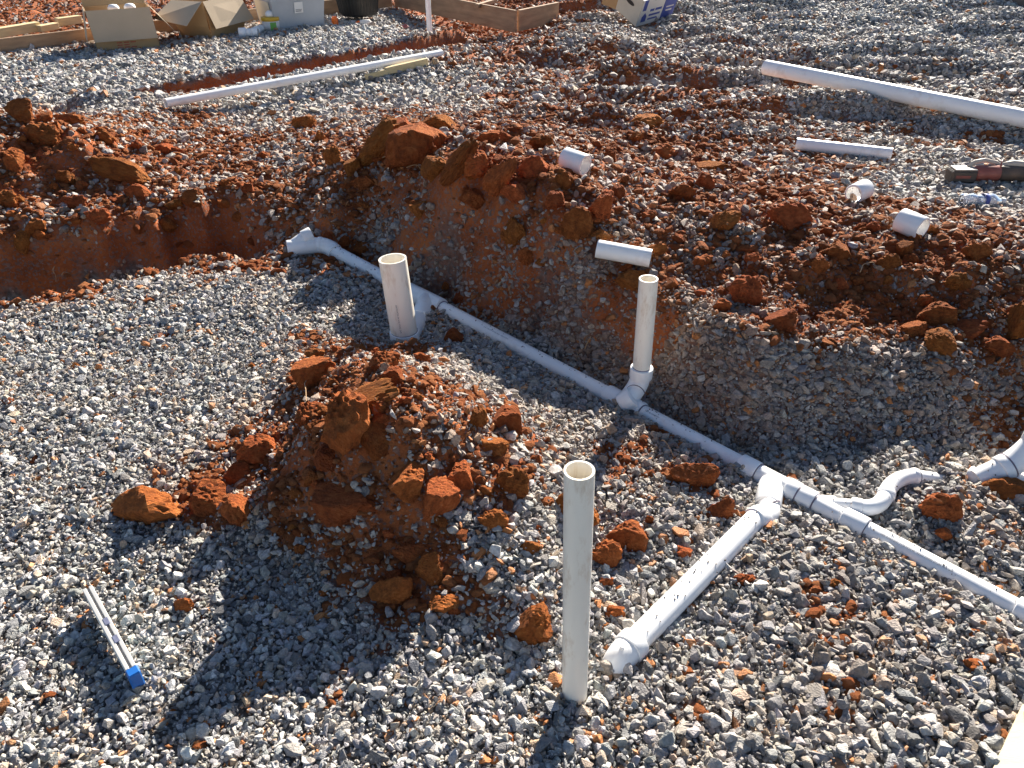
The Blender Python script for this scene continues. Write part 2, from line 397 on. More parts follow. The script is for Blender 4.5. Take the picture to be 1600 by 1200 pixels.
# bank behind the drain line
lv((480, 362, .02), (520, 340, .10), (560, 350, .06), (600, 390, .0), (560, 300, .18), (640, 360, .16), (700, 430, .0), (700, 360, .22), (650, 300, .28), (760, 470, .0), (780, 430, .12), (770, 350, .32), (850, 500, .0), (860, 460, .12), (850, 370, .34), (920, 560, -.03), (920, 500, .12), (900, 400, .32),
   (560, 250, .26), (620, 235, .35), (700, 215, .43), (800, 232, .45), (900, 272, .44), (1000, 300, .38), (1100, 335, .37), (1200, 340, .36), (1300, 345, .33), (1400, 380, .335), (1500, 400, .32), (1600, 415, .32), (1750, 430, .32))
lv((1000, 585, -.01), (1010, 520, .14), (1000, 455, .24), (950, 420, .28), (1020, 385, .32), (1090, 520, .23), (1090, 590, .08), (1090, 650, -.03), (1090, 450, .24), (1120, 400, .31),
   (1200, 680, -.02), (1200, 610, .10), (1190, 545, .23), (1150, 490, .25), (1220, 480, .235), (1200, 430, .29), (1210, 385, .34),
   (1330, 690, -.02), (1340, 620, .085), (1340, 545, .21), (1340, 500, .215), (1340, 470, .215), (1350, 430, .28), (1350, 395, .33),
   (1480, 700, -.02), (1490, 620, .07), (1500, 560, .165), (1500, 520, .18), (1480, 485, .19), (1500, 435, .29),
   (1600, 720, -.04), (1590, 660, -.02), (1600, 610, .03), (1600, 560, .12), (1600, 480, .22), (1750, 600, .05), (1750, 720, 0), (1750, 480, .25))
# upper ground behind the bank
lv((600, 195, .16), (700, 175, .2), (800, 190, .24), (900, 215, .28), (1000, 240, .27), (1100, 270, .27), (1200, 280, .27), (1300, 290, .27), (1400, 310, .28), (1500, 310, .27), (1600, 330, .27), (1750, 330, .26),
   (900, 150, .13), (1100, 180, .15), (1300, 200, .17), (1500, 220, .19), (1700, 240, .19), (600, 140, .05), (750, 130, .08), (1000, 100, .05), (1250, 120, .08), (1500, 140, .10), (1700, 150, .1), (800, 80, .02), (1200, 60, .0), (1500, 60, .02), (400, 160, .04), (1000, 30, 0), (1300, 20, 0))
# far trench behind the long pipe
near = [P(60, 196, .0), P(260, 166, .0), P(350, 149, .0), P(450, 131, .0), P(570, 111, .0), P(690, 90, .0)]
def dense(line, st=.11):
    out = []
    for a, b in zip(line[:-1], line[1:]):
        n = max(1, int(np.linalg.norm(b - a) / st)); out += [a + (b - a) * k / n for k in range(n)]
    return out + [line[-1]]
for q in dense(near): wl(q, q + [-.04, .12, -.18])
far = [P(90, 178, .05), P(245, 143, .05), P(330, 128, .05), P(430, 109, .05), P(550, 88, .05), P(650, 68, .05), P(720, 51, .05)]
for q in dense(far): wl(q, q + [.03, -.07, -.30], q + [-.03, .16, -.01])
wl(P(745, 62, -.2), P(770, 50, -.18), P(800, 58, -.1), P(850, 48, -.02), P(700, 78, -.25))
lv((740, 85, .01), (800, 68, .01))
lv((0, 100, 0), (150, 120, 0), (300, 90, 0), (450, 80, 0), (600, 50, 0), (500, 40, 0), (20, 150, .0), (680, 50, 0))
for x in (-14, -7, 0, 7, 14):
    for y in (14, 20): wl((x, y, 0))
wl((-9, 4, 0), (-7, 7, 0), (-9, 10, 0), (9, 4, .1), (8, 7, .08), (10, 10, 0), (-6, 2.5, 0), (6, 2.5, .1))
S = np.array(S)
EPS = 0.04
def phi(d2): return np.sqrt(d2 + EPS * EPS)
A = phi(((S[:, None, :2] - S[None, :, :2]) ** 2).sum(-1)) + np.eye(len(S)) * -0.0006
mean_z = S[:, 2].mean()
coef = np.linalg.solve(A, S[:, 2] - mean_z)
print('terrain residual', float(np.abs(phi(((S[:, None, :2] - S[None, :, :2]) ** 2).sum(-1)) @ coef + mean_z - S[:, 2]).max()))
def hbase(x, y):
    sh = x.shape; x = x.ravel(); y = y.ravel(); r = np.empty(len(x))
    for i in range(0, len(x), 40000):
        xs = x[i:i + 40000, None] - S[None, :, 0]; ys = y[i:i + 40000, None] - S[None, :, 1]
        r[i:i + 40000] = phi(xs * xs + ys * ys) @ coef + mean_z
    d = np.maximum(np.abs(x) / 11.0, np.maximum((y - 2) / 15.0, (0.3 - y) / 1.5))
    r *= 1 - sstep(0.9, 1.3, d)
    return np.clip(r, -.4, .6).reshape(sh)

def inpoly(x, y, poly):
    c = np.zeros(x.shape, bool); n = len(poly)
    for i in range(n):
        (x1, y1), (x2, y2) = poly[i], poly[(i + 1) % n]
        if y1 == y2: continue
        c ^= ((y1 > y) != (y2 > y)) & (x < (x2 - x1) * (y - y1) / (y2 - y1) + x1)
    return c
FAR_TRENCH = [tuple(p[:2]) for p in near] + [tuple(P(745, 60, 0)[:2] )] + [tuple(p[:2] + [0, .03]) for p in far[::-1]]
# how much red clay lies where (tenths, every 100 x 50)
DM = """9 9 9 9 9 5 5 9 9 8 2 1 1 0 0 0 0
8 8 8 7 1 0 0 8 8 5 3 3 2 1 0 0 0
0 0 0 0 0 0 1 4 6 6 6 5 4 3 2 2 1
1 0 1 3 1 0 1 3 5 6 6 5 5 4 4 3 3
8 8 6 6 4 5 7 7 7 7 7 6 5 4 4 4 3
9 9 9 7 7 7 8 9 9 8 8 7 6 5 3 3 3
8 8 8 7 7 7 8 9 9 8 7 7 8 6 3 2 2
8 7 8 8 8 8 6 6 7 7 6 6 9 9 7 5 5
9 9 9 9 8 7 5 5 6 6 6 6 8 8 8 7 7
9 9 2 2 2 1 4 4 5 4 7 6 8 9 9 8 8
2 0 0 0 1 1 1 4 5 6 7 5 7 9 9 9 8
0 0 0 0 0 7 7 2 1 4 6 3 2 3 2 3 5
0 0 0 0 1 9 9 6 2 3 4 4 2 3 2 2 6
0 0 0 0 6 9 9 8 6 2 3 4 3 2 1 1 8
0 0 0 3 8 9 9 8 5 4 4 3 3 2 1 1 3
0 0 0 6 8 9 9 7 4 2 3 3 1 1 1 2 2
0 0 4 7 7 9 9 6 3 2 2 2 1 1 1 2 3
0 0 0 2 4 6 9 5 2 3 1 2 1 1 1 2 3
0 0 0 0 1 4 8 4 1 2 1 1 1 1 1 2 1
0 0 0 0 0 2 7 5 2 1 1 1 2 4 2 1 1
0 0 0 0 0 1 3 2 2 1 1 1 2 5 1 1 1
0 0 0 0 0 2 0 0 1 1 1 2 1 4 2 1 0
0 0 0 0 1 1 0 1 1 0 1 3 1 4 1 0 0
0 0 0 0 0 1 0 0 1 1 1 1 1 3 1 1 0
0 0 0 0 0 0 0 0 0 0 0 1 1 1 0 0 0"""
DM = np.array([[float(c) for c in r.split()] for r in DM.split('\n')]) / 10.0
def dirt_raw(x, y, z):
    px, py, dep = project(x, y, z)
    u = np.clip(px / 100.0, 0, 15.999); v = np.clip(py / 50.0, 0, 23.999)
    i = u.astype(int); j = v.astype(int); fu = u - i; fv = v - j
    DMx = DM; d = (DM[j, i] * (1 - fu) + DM[j, i + 1] * fu) * (1 - fv) + (DM[j + 1, i] * (1 - fu) + DM[j + 1, i + 1] * fu) * fv
    d = np.where(inpoly(x, y, FAR_TRENCH), .97, d)
    return np.where(y < 0.6, 0.0, d)
SMEAR = [(*P(px, py)[:2], r_) for px, py, r_ in ((1320, 965, .075), (1290, 1005, .06), (1340, 1085, .07), (1310, 1100, .05), (1075, 1120, .055), (1270, 920, .035), (1550, 860, .05), (600, 1010, .04), (540, 1040, .04), (1400, 1130, .04), (1100, 870, .04), (520, 1090, .03), (255, 520, .05), (100, 560, .04), (225, 470, .06))]
def dirt_noisy(x, y, d):
    for sx, sy, r_ in SMEAR: d = np.maximum(d, .62 * np.exp(-((x - sx) ** 2 + (y - sy) ** 2) / (r_ * r_)))
    n = fbm2(x * 5.5, y * 5.5, 5, 40, 0.6)
    return sstep(0.34, 0.62, d + n * 0.26 * (0.35 + 0.65 * sstep(0, .25, d)))

def lines(segs):
    out = [segs[0][0]]
    for a, b, st in segs:
        n = max(1, int(round((b - a) / st))); out += list(np.linspace(a, b, n + 1)[1:])
    return np.array(out)
gx_pos = lines([(0, 2.6, .016), (2.6, 5, .032), (5, 9.5, .07), (9.5, 16, .4), (16, 60, 4)])
GX = np.concatenate([-gx_pos[::-1], gx_pos[1:]])
GY = lines([(-30, -2, 4), (-2, .4, .2), (.4, 5.4, .016), (5.4, 9, .03), (9, 14.5, .06), (14.5, 20, .5), (20, 90, 5)])
XX, YY = np.meshgrid(GX, GY)
ZB = hbase(XX, YY)
D0 = dirt_raw(XX, YY, ZB)
DN = dirt_noisy(XX, YY, D0)
inr = (1 - sstep(8, 11, np.abs(XX))) * (1 - sstep(14, 18, YY)) * sstep(-1, .3, YY)
lump = fbm2(XX * 2.3, YY * 2.3, 4, 3) * 0.012 + fbm2(XX * 9, YY * 9, 3, 9) * 0.004
lump += np.where(YY > 3.6, 1, 0) * sstep(4.0, 5.6, YY) * (noise2(XX * 1.1 + YY * .25, YY * 2.6, 77) * 0.07 + np.abs(noise2(XX * .9, YY * 3.0, 78)) * 0.17 - .05) * sstep(-.8, .8, XX)
rough = (np.abs(fbm2(XX * 5, YY * 5, 3, 21)) * 0.05 + fbm2(XX * 16, YY * 16, 3, 25) * 0.016 + fbm2(XX * 45, YY * 45, 2, 29) * 0.008 - .018)
ZZ = ZB + inr * (lump + rough * sstep(.3, .9, D0) * 0.9 + np.abs(fbm2(XX * 30, YY * 30, 2, 33)) * .006 * DN)
def hz(x, y):
    x = np.asarray(x, float); y = np.asarray(y, float)
    i = np.clip(np.searchsorted(GX, x) - 1, 0, len(GX) - 2); j = np.clip(np.searchsorted(GY, y) - 1, 0, len(GY) - 2)
    fu = np.clip((x - GX[i]) / (GX[i + 1] - GX[i]), 0, 1); fv = np.clip((y - GY[j]) / (GY[j + 1] - GY[j]), 0, 1)
    return (ZZ[j, i] * (1 - fu) + ZZ[j, i + 1] * fu) * (1 - fv) + (ZZ[j + 1, i] * (1 - fu) + ZZ[j + 1, i + 1] * fu) * fv
def W(px, py):                              # where a sight line meets the ground
    d = ray(px, py); t = np.linspace(.7, 18, 6000)
    q = d[None, :] * t[:, None] + np.array([0, 0, CAMH])
    below = q[:, 2] <= hz(q[:, 0], q[:, 1])
    k = int(np.argmax(below)) if below.any() else len(t) - 1
    return np.array([q[k, 0], q[k, 1], float(hz(q[k, 0], q[k, 1]))])
def depth_of(p): return p[1] * CP - (p[2] - CAMH) * SP

# ground sheet, with the three heaps of spoil cut out of it as things of their own
ny, nx = XX.shape
FX = .25 * (XX[:-1, :-1] + XX[1:, :-1] + XX[:-1, 1:] + XX[1:, 1:]); FY = .25 * (YY[:-1, :-1] + YY[1:, :-1] + YY[:-1, 1:] + YY[1:, 1:])
FZ = .25 * (ZZ[:-1, :-1] + ZZ[1:, :-1] + ZZ[:-1, 1:] + ZZ[1:, 1:])
def wpoly(pts): return [tuple(W(*p)[:2]) for p in pts]
wob = fbm2(FX * 6, FY * 6, 3, 61) * .05; wob2 = fbm2(FX * 6, FY * 6, 3, 65) * .05
pile_poly = wpoly([(190, 835), (235, 765), (330, 745), (400, 650), (440, 585), (500, 550), (640, 545), (740, 590), (850, 660), (900, 730), (880, 850), (850, 960), (760, 990), (640, 1000), (500, 960), (430, 880), (330, 850)])
mound_poly = [(-4.4, 3.0), tuple(P(0, 405, .05)[:2]), tuple(P(160, 372, .05)[:2]), tuple(P(330, 345, .05)[:2]), tuple(P(400, 290, .12)[:2]), tuple(P(330, 225, .1)[:2]), (-2.6, 5.6), (-3.6, 5.9), (-5.2, 5.2)]
berm_poly = [tuple(P(*q)[:2]) for q in ((470, 345, .05), (560, 385, .02), (700, 455, 0), (850, 520, 0), (930, 590, -.03), (1080, 660, -.02), (1200, 690, 0), (1330, 690, 0), (1500, 690, 0), (1580, 640, 0), (1750, 640, 0), (1750, 340, .27), (1500, 330, .28), (1300, 300, .28), (1100, 250, .25), (900, 190, .2), (700, 170, .2), (600, 185, .15), (500, 230, .12), (450, 300, .1))]
ID = np.zeros(FX.shape, int)
for k, poly in ((1, pile_poly), (2, mound_poly), (3, berm_poly)):
    ID[(inpoly(FX + wob, FY + wob2, poly)) & (ID == 0)] = k
inb = inpoly(XX, YY, berm_poly); DN = np.where(inb, np.maximum(DN, .42 + .2 * fbm2(XX * 9, YY * 9, 3, 71)), DN)
vid = np.arange(ny * nx).reshape(ny, nx)
quads = np.stack([vid[:-1, :-1], vid[:-1, 1:], vid[1:, 1:], vid[1:, :-1]], -1)
allv = np.stack([XX.ravel(), YY.ravel(), ZZ.ravel()], -1); alld = DN.ravel()
def sheet(name, mask):
    q = quads[mask]; used, inv = np.unique(q, return_inverse=True); q = inv.reshape(q.shape)
    me = bpy.data.meshes.new(name)
    me.vertices.add(len(used)); me.vertices.foreach_set('co', allv[used].astype(np.float32).ravel())
    me.loops.add(q.size); me.loops.foreach_set('vertex_index', q.ravel().astype(np.int32))
    me.polygons.add(len(q)); me.polygons.foreach_set('loop_start', np.arange(0, q.size, 4, dtype=np.int32)); me.polygons.foreach_set('loop_total', np.full(len(q), 4, np.int32))
    me.update(calc_edges=True)
    a = me.attributes.new('dirt', 'FLOAT', 'POINT'); a.data.foreach_set('value', alld[used].astype(np.float32))
    me.polygons.foreach_set('use_smooth', [True] * len(q))
    me.materials.append(M['ground'])
    o = bpy.data.objects.new(name, me); C.objects.link(o); return o
tag(sheet('ground', ID == 0), kind='structure')
tag(sheet('dirt_pile', ID == 1), 'red clay spoil pile with gravel mixed in, between near standpipe and blue capped level', 'dirt pile')
tag(sheet('dirt_mound', ID == 2), 'long heap of loose red soil and stones above the dark trench, left edge', 'dirt mound')
tag(sheet('dirt_bank', ID == 3), 'shaded red clay and gravel bank running behind the long white drain line', 'dirt bank')

# ------------------------------------------------------------------ drain line
AXES = []                                    # (a, b, radius): kept free of gravel
def pipe_part(name, a, b, r, mat, root, wall=0.005, seg=36):
    n = 2
    o = part(name, tube([np.asarray(a), np.asarray(b)], r, seg, wall), M[mat], root, True)
    AXES.append((np.asarray(a, float), np.asarray(b, float), r))
    smooth_edges(o); return o
def smooth_edges(o):
    me = o.data
    me.polygons.foreach_set('use_smooth', [True] * len(me.polygons))
    try: me.set_sharp_from_angle(angle=R(35))
    except Exception: pass
    return o
def ring(a, d, r, root, w=0.0022, h=0.0012, mat='primer'):
    a = np.asarray(a, float); d = np.asarray(d, float) / np.linalg.norm(d)
    o = part('primer_ring', tube([a - d * w, a + d * w], r + h, 28, .0015), M[mat], root, True); return smooth_edges(o)
def fit(name, geos, root, mat='pvc_clean'):
    o = part(name, join(*geos), M[mat], root, True); return smooth_edges(o)
def print_on(text, a, b, r, size, ang, root):
    cu = bpy.data.curves.new('lettering', 'FONT'); cu.body = text; cu.size = size
    ob = bpy.data.objects.new('lettering', cu); C.objects.link(ob)
    dg = bpy.context.evaluated_depsgraph_get()
    me = bpy.data.meshes.new_from_object(ob.evaluated_get(dg))
    C.objects.unlink(ob); bpy.data.objects.remove(ob)
    a = np.asarray(a, float); d = np.asarray(b, float) - a; d /= np.linalg.norm(d)
    up = np.array([0, 0, 1.]) if abs(d[2]) < .8 else np.array([0.1, -1., 0]); n0 = up - d * np.dot(up, d); n0 /= np.linalg.norm(n0); s0 = np.cross(d, n0) * -1
    base = root_loc(root)
    for v in me.vertices:
        th = ang - v.co.y / r
        p = a + d * v.co.x + (r + .0007) * (math.cos(th) * n0 + math.sin(th) * s0) - base
        v.co = Vector(p)
    me.materials.clear(); me.materials.append(M['ink'])
    o = bpy.data.objects.new('printed_lettering', me); C.objects.link(o); o.parent = root
    return o

RM = 0.032
def m(px, py, z=ZP): return P(px, py, z)
dl = thing('drain_line', m(975, 640, -.05), 'long white PVC drain line with wyes and two risers, half buried in gravel trench', 'drain pipe')
e0 = m(690, 481); e1 = m(1590, 955); dv = (e1 - e0) / np.linalg.norm(e1 - e0)
def on(px):                                   # point of the straight run under image column px
    a, b = 0.0, 1.0
    for _ in range(40):
        t = (a + b) / 2; q = e0 + (e1 - e0) * t
        if project(*q)[0] < px: a = t
        else: b = t
    return e0 + (e1 - e0) * t
RS = RM + .0085
# far end: wye with cleanout leg
w0, w1 = m(449, 388, .02), m(497, 383, .02)
fit('wye_fitting', [sleeve(w0, w1, RS), sleeve(lerp(w0, w1, .15), m(482, 369, .06), RS * .92), sleeve(m(474, 373, .055), m(488, 366, .07), RS)], dl)
fit('elbow', [tube(bez(w1, m(513, 383, .02), m(524, 394, .0)), RS), sleeve(w1, lerp(w1, m(513, 383, .02), .45), RS + .002)], dl)
p0 = m(520, 391, .003); p1 = m(650, 461)
o = pipe_part('pipe', p0, p1, RM, 'pvc', dl); ring(m(523, 393), p1 - p0, RM, o)
# wye with the wide stack
wy = [sleeve(m(638, 455), on(690), RS + .002)]
bend = m(664, 478); hub = m(656, 498)
wy.append(sleeve(m(668, 470), hub, RS + .003))
o = fit('wye_fitting', wy, dl); ring(on(692), dv, RM + .0012, o); ring(hub, hub - bend, RM + .002, o)
base1 = np.array([-.435, 2.70, .052])
o = fit('elbow', [tube(bez(hub, lerp(hub, [base1[0], base1[1], -.01], .6) + [0, 0, 0.02], base1 + [0, 0, -.03], 10), list(np.linspace(RM + .004, .052, 10))), sleeve(base1 + [0, 0, -.06], base1 + [0, 0, .012], .0595)], dl)
stack_top = np.array([-.457, 2.71, .375])
o = pipe_part('riser_pipe', base1 + [0, 0, -.01], stack_top, .0535, 'pvc_old', dl, .006, 48); o['label'] = 'wide yellowed riser pipe at the far end'
ring(base1 + [0, 0, .0125], [0, 0, 1], .0535, o, .0015)
print_on('PVC DWV SCH 40 ASTM D2665', base1 + [0, 0, .03], stack_top, .0535, .009, .25, o)
# run
o = pipe_part('pipe', on(688), on(960), RM, 'pvc', dl)
print_on('PVC 1120 SCH 40 NSF-DWV  ASTM D2665', on(760), on(960), RM, .008, -.35, o)
wa, wb = on(948), on(1003)
elb0 = m(972, 632, .0); elb1 = m(990, 620, .035)
o = fit('wye_fitting', [sleeve(wa, wb, RS), sleeve(elb0, elb1, RS)], dl); ring(wb + dv * .002, dv, RM + .001, o)
rb = np.array([.466, 2.33, .10])
q0 = elb1; q1 = np.array([.466, 2.33, .03])
o = fit('elbow', [tube(bez(elb0, q1 + [0, 0, .0], rb, 12), RS - .004), sleeve(rb + [0, 0, -.02], rb + [0, 0, .025], RS + .001)], dl)
ring(elb1 + [.006, .006, .006], q1 - elb1, RS - .0035, o)
rt = np.array([.457, 2.335, .472])
o = pipe_part('riser_pipe', rb, rt, RM, 'pvc_old', dl); o['label'] = 'slim cream riser pipe rising from the elbow'
ring(rb + [0, 0, .026], [0, 0, 1], RM, o, .0015)
o = pipe_part('pipe', on(1000), on(1160), RM, 'pvc', dl)
print_on('SCH 40 NSF-DWV', on(1010), on(1160), RM, .008, -.3, o)
# wye with the near branch
o = fit('wye_fitting', [sleeve(on(1156), on(1184), RS), tube([on(1184), on(1230)], RM + .003), sleeve(m(1205, 757), m(1199, 792, -.015), RS)], dl)
ring(on(1184), dv, RS - .003, o)
b1 = m(1199, 792, -.012); b2 = m(1178, 815, .0)
o = fit('elbow', [tube(bez(b1, m(1206, 808, -.012), b2), RS - .005), sleeve(lerp(b2, m(1198, 805, -.01), .6), b2, RS + .001)], dl); ring(b1, m(1203, 800) - b1, RS - .0005, o)
pe = m(986, 1010, .018); bs = m(1180, 812, .004)
o = pipe_part('branch_pipe', bs, pe, RM, 'pvc', dl)
bd = (pe - bs) / np.linalg.norm(pe - bs)
print_on('PVC 1120 SCH 40 NSF-DWV  ASTM D2665 D1785  11:01:17', pe - bd * .03, bs, RM, .0085, .25, o)
ebot = m(955, 1040, -.07)
o = fit('elbow', [sleeve(pe - bd * .02, pe + bd * .018, RS + .001), tube(bez(pe + bd * .012, pe + bd * .075 + [0, 0, .004], pe + bd * .085 + [0, 0, -.10], 18), RS - .0035)], dl)
o['label'] = 'white elbow turning down into the gravel'
# small boss on the elbow
part('boss', tube([pe + bd * .042 + [0, 0, .028], pe + bd * .0425 + [0, 0, .0372]], [.006, .005], 16), M['pvc_clean'], o, True)
# wye with the trap branch
o = fit('wye_fitting', [sleeve(on(1229), on(1248), RS), sleeve(on(1247), on(1272), RS - .0015), sleeve(lerp(on(1262), on(1275), .5), m(1305, 788, -.02), RM * .82)], dl)
ring(on(1248), dv, RS - .002, o); ring(on(1273), dv, RM + .001, o)
RT = .0215
tz = lambda px, py, z: m(px, py, z - .007)
pipe_part('branch_pipe', tz(1290, 788, -.01), tz(1334, 791, .008), RT, 'pvc', dl)
fit('coupling', [sleeve(tz(1329, 790, .008), tz(1347, 793, .01), RT + .0055)], dl)
k0, k1, k2 = tz(1345, 793, .01), tz(1378, 797, .012), tz(1386, 768, .022)
fit('elbow', [tube(bez(k0, k1, k2, 14), RT + .003), sleeve(lerp(k1, k2, .72), k2, RT + .0055)], dl)
k3, k4 = tz(1396, 745, .028), tz(1432, 744, .022)
o = fit('elbow', [tube(bez(k2, k3, k4, 14), RT + .003), sleeve(lerp(k3, k4, .8), k4, RT + .0055)], dl); ring(k4, k4 - k3, RT + .002, o)
pipe_part('branch_pipe', lerp(k3, k4, .9), tz(1490, 752, -.03), RT, 'pvc', dl)
AXES.append((k0, lerp(k1, k2, .4), RT)); AXES.append((lerp(k1, k2, .4), lerp(k3, k4, .3), RT)); AXES.append((lerp(k3, k4, .3), k4, RT))
o = pipe_part('pipe', on(1226), on(1600), RM, 'pvc', dl)
print_on('NSF-DWV PVC 1120 SCH 40  ASTM D2665 D1785 NSF-PW', on(1375), on(1600), RM, .008, -.35, o)
o = fit('coupling', [sleeve(on(1316), on(1352), RS)], dl); ring(on(1352), dv, RM + .0012, o)
ce = e1 + dv * .14
o = fit('coupling', [sleeve(on(1584), ce, RS)], dl)

# ------------------------------------------------------------------ other pipes
sp_b = np.array([.150, 1.092, -.12]); sp_t = np.array([.1245, 1.095, .681])
sp = thing('standpipe', sp_b, 'tall cream PVC standpipe standing alone in the near gravel', 'standpipe')
o = pipe_part('pipe', sp_b, sp_t, .0292, 'pvc_old', sp, .0045, 48)

ep = thing('elbow_fitting', m(1570, 735), 'wide white elbow and pipe stub rising beside red clod at right edge', 'pipe fitting')
g0, g1, g2 = m(1526, 751, -.015), m(1576, 727, .035), m(1612, 706, .075)
o = fit('pipe', [tube([g0, g1], .037)], ep); AXES.append((g0, g1, .037))
o2 = fit('elbow', [sleeve(lerp(g0, g1, .72), g1, .0425), tube(bez(g1, lerp(g1, g2, .7), g2 + [.012, .012, .035], 9), .040), sleeve(g2 + [.006, .006, .02], g2 + [.02, .02, .08], .044)], ep)
ring(g1, g1 - g0, .0415, o2)
fit('pipe', [sleeve(m(1512, 744, -.025), m(1534, 752, -.02), .036)], ep)
fit('pipe', [tube([m(1575, 752, -.02), m(1680, 758, -.02)], .03)], ep)

def lay(name, a, b, r, label, cat, mat='pvc', wall=.005, group=None, seg=32):
    a, b = np.asarray(a, float), np.asarray(b, float)
    v, f = tube([a, b], r, seg, wall)
    c = (a + b) / 2; c[2] = min(a[2], b[2]) - r
    o = mesh_obj(name, [p - c for p in v], f, M[mat], True); o.location = c; smooth_edges(o)
    AXES.append((a, b, r)); return tag(o, label, cat, group)
def rest(px, py, r, lift=.012):             # axis point of a pipe of radius r resting on the ground
    q = W(px, py + r * F / depth_of(W(px, py)))
    return np.array([q[0], q[1] + r * .6, q[2] + r + lift])
def lay_on(p, q, r, lift=.006, pct=72):
    z = .15
    for _ in range(8):
        a, b = P(*p, z), P(*q, z); t = np.linspace(0, 1, 60)[:, None]; L_ = a + (b - a) * t
        z = .5 * z + .5 * (float(np.percentile(hz(L_[:, 0], L_[:, 1]), pct)) + r + lift)
    return P(*p, z), P(*q, z)
a = rest(932, 396, .035); b = rest(1016, 411, .035)
lay('pipe_offcut', a, b, .036, 'short white pipe offcut lying on the bank behind the slim riser', 'pipe')
lay('pipe_offcut', *lay_on((1244, 225), (1393, 241), .035), .035, 'arm length white pipe offcut on gravel in front of the long pipe', 'pipe')
lay('long_pipe', *lay_on((1196, 105), (1690, 203), .055, .01, 85), .055, 'long white pipe lying across gravel, running out at right edge', 'pipe')
lay('long_pipe', *lay_on((259, 161), (690, 83), .032, .010, 90), .032, 'long thin white pipe lying along the far narrow trench', 'pipe')
q = P(673, 82, -.12)
sq = thing('standpipe', q, 'thin white standpipe rising from far trench behind the long thin pipe', 'standpipe')
pipe_part('pipe', q, q + [0, 0, 1.25], .03, 'pvc', sq)
fit('coupling', [sleeve(q + [0, 0, .06], q + [0, 0, .13], .036)], sq)

def coupling(px, py, az, el, r, L, label, lift=.0, clodin=False):
    c = W(px, py + r * F / depth_of(W(px, py)) * .9); c = c + [0, r * .4, r + .006 + lift]
    d = np.array([math.cos(R(el)) * math.cos(R(az)), math.cos(R(el)) * math.sin(R(az)), math.sin(R(el))])
    a, b = c - d * L / 2, c + d * L / 2
    t = [0, .03, .97, 1]
    geo = join(tube([a + (b - a) * s for s in t], [r - .002, r, r, r - .002], 40, .007), tube([lerp(a, b, .48), lerp(a, b, .52)], r - .006, 40, .004))
    o = mesh_obj('coupling', [p - c for p in geo[0]], geo[1], M['pvc_clean'], True); o.location = c; smooth_edges(o)
    AXES.append((a, b, r * .8)); return tag(o, label, 'pipe coupling', 'loose white couplings on the bank')
o = coupling(898, 259, -40, -6, .047, .115, 'printed white coupling on top of the red bank above the clods')
coupling(1341, 305, 218, -4, .046, .10, 'white coupling opening left, farther of two beside the crushed bottle')
coupling(1421, 357, -56, -4, .050, .105, 'white coupling opening right with clod in mouth, at bank edge')

# ------------------------------------------------------------------ wood
def plank(name, a, b, h, th, mat, label, cat, group=None, up=None):
    """a board standing on edge from a to b (bottom edge), height h, thickness th"""
    a, b = np.asarray(a, float), np.asarray(b, float); d = (b - a) / np.linalg.norm(b - a)
    n = np.cross(d, [0, 0, 1]); n /= np.linalg.norm(n); u = np.cross(n, d)
    c = (a + b) / 2
    Mx = np.stack([d, n, u], 1)
    v, f = box(c + u * h / 2, np.linalg.norm(b - a) / 2, th / 2, h / 2, Mx, .004)
    o = mesh_obj(name, [Mx.T @ (p - c) for p in v], f, M[mat]); o.location = c
    o.rotation_euler = Matrix([list(r_) for r_ in Mx]).to_euler()
    return tag(o, label, cat, group)
fa, fb = P(-160, 112, -.03), P(612, 10, -.03)
plank('form_board', fa, fb, .185, .038, 'wood', 'long brown form board on edge behind the cardboard boxes', 'form board')
fc = P(806, 51, -.03); fb2 = fb + [.06, 0, 0]
plank('form_board', fb2, fc, .25, .038, 'wood', 'weathered form board ending in a corner behind the thin standpipe', 'form board')
fd = P(872, 37, -.02); fd = fc + (np.array([fc[0] + 1.1, fc[1] + 1.6, fc[2]]) - fc) * .5
plank('form_board', fc + [.03, .03, 0.01], fd, .24, .038, 'wood', 'short form board running back from the form corner', 'form board')
plank('form_brace', P(690, -2, .2), P(735, -22, .2), .05, .05, 'wood', 'lumber brace across the top of the form, nearest thin standpipe', 'lumber')
plank('form_brace', P(745, 13, .18), P(775, 4, .18), .05, .05, 'wood', 'lumber brace across the form near its corner', 'lumber')
plank('scrap_board', P(-30, 64, .05), P(62, 48, .05), .10, .09, 'pine', 'long pale scrap board on red dirt behind form, left edge', 'lumber')
plank('scrap_board', P(62, 50, .05), P(90, 45, .05), .07, .09, 'pine', 'shortest pale scrap board on red dirt, middle of three', 'lumber')
plank('scrap_board', P(91, 41, .05), P(127, 36, .05), .09, .09, 'pine', 'pale scrap board on red dirt nearest the upright cardboard box', 'lumber')
plank('wood_stake', W(572, 127) + [0, 0, .01], W(606, 120) + [0, 0, .02], .045, .03, 'pine', 'short pale wood stake end beside the long thin pipe', 'lumber')
plank('wood_stake', W(603, 119) + [0, 0, .012], W(668, 104) + [0, 0, .012], .06, .05, 'pine', 'longer pale wood stake lying below the long thin pipe', 'lumber')
plank('form_board', P(1470, 4, 0), P(1700, 26, 0), .25, .04, 'shaded_board', 'form board coloured dark as in shade, far right corner', 'form board')
pa = P(1598, 1100, .03); pb = P(1545, 1215, .03); pc = P(1700, 1260, .03); pd = P(1740, 1120, .03)
o = mesh_obj('plywood_scrap', *[(lambda g: [p - pa for p in g[0]])(quad(pa, pb, pc, pd, .018)), quad(pa, pb, pc, pd, .018)[1]], M['cement_edge']); o.location = pa
tag(o, 'bright pale plywood scrap cut off by the bottom right corner', 'plywood')

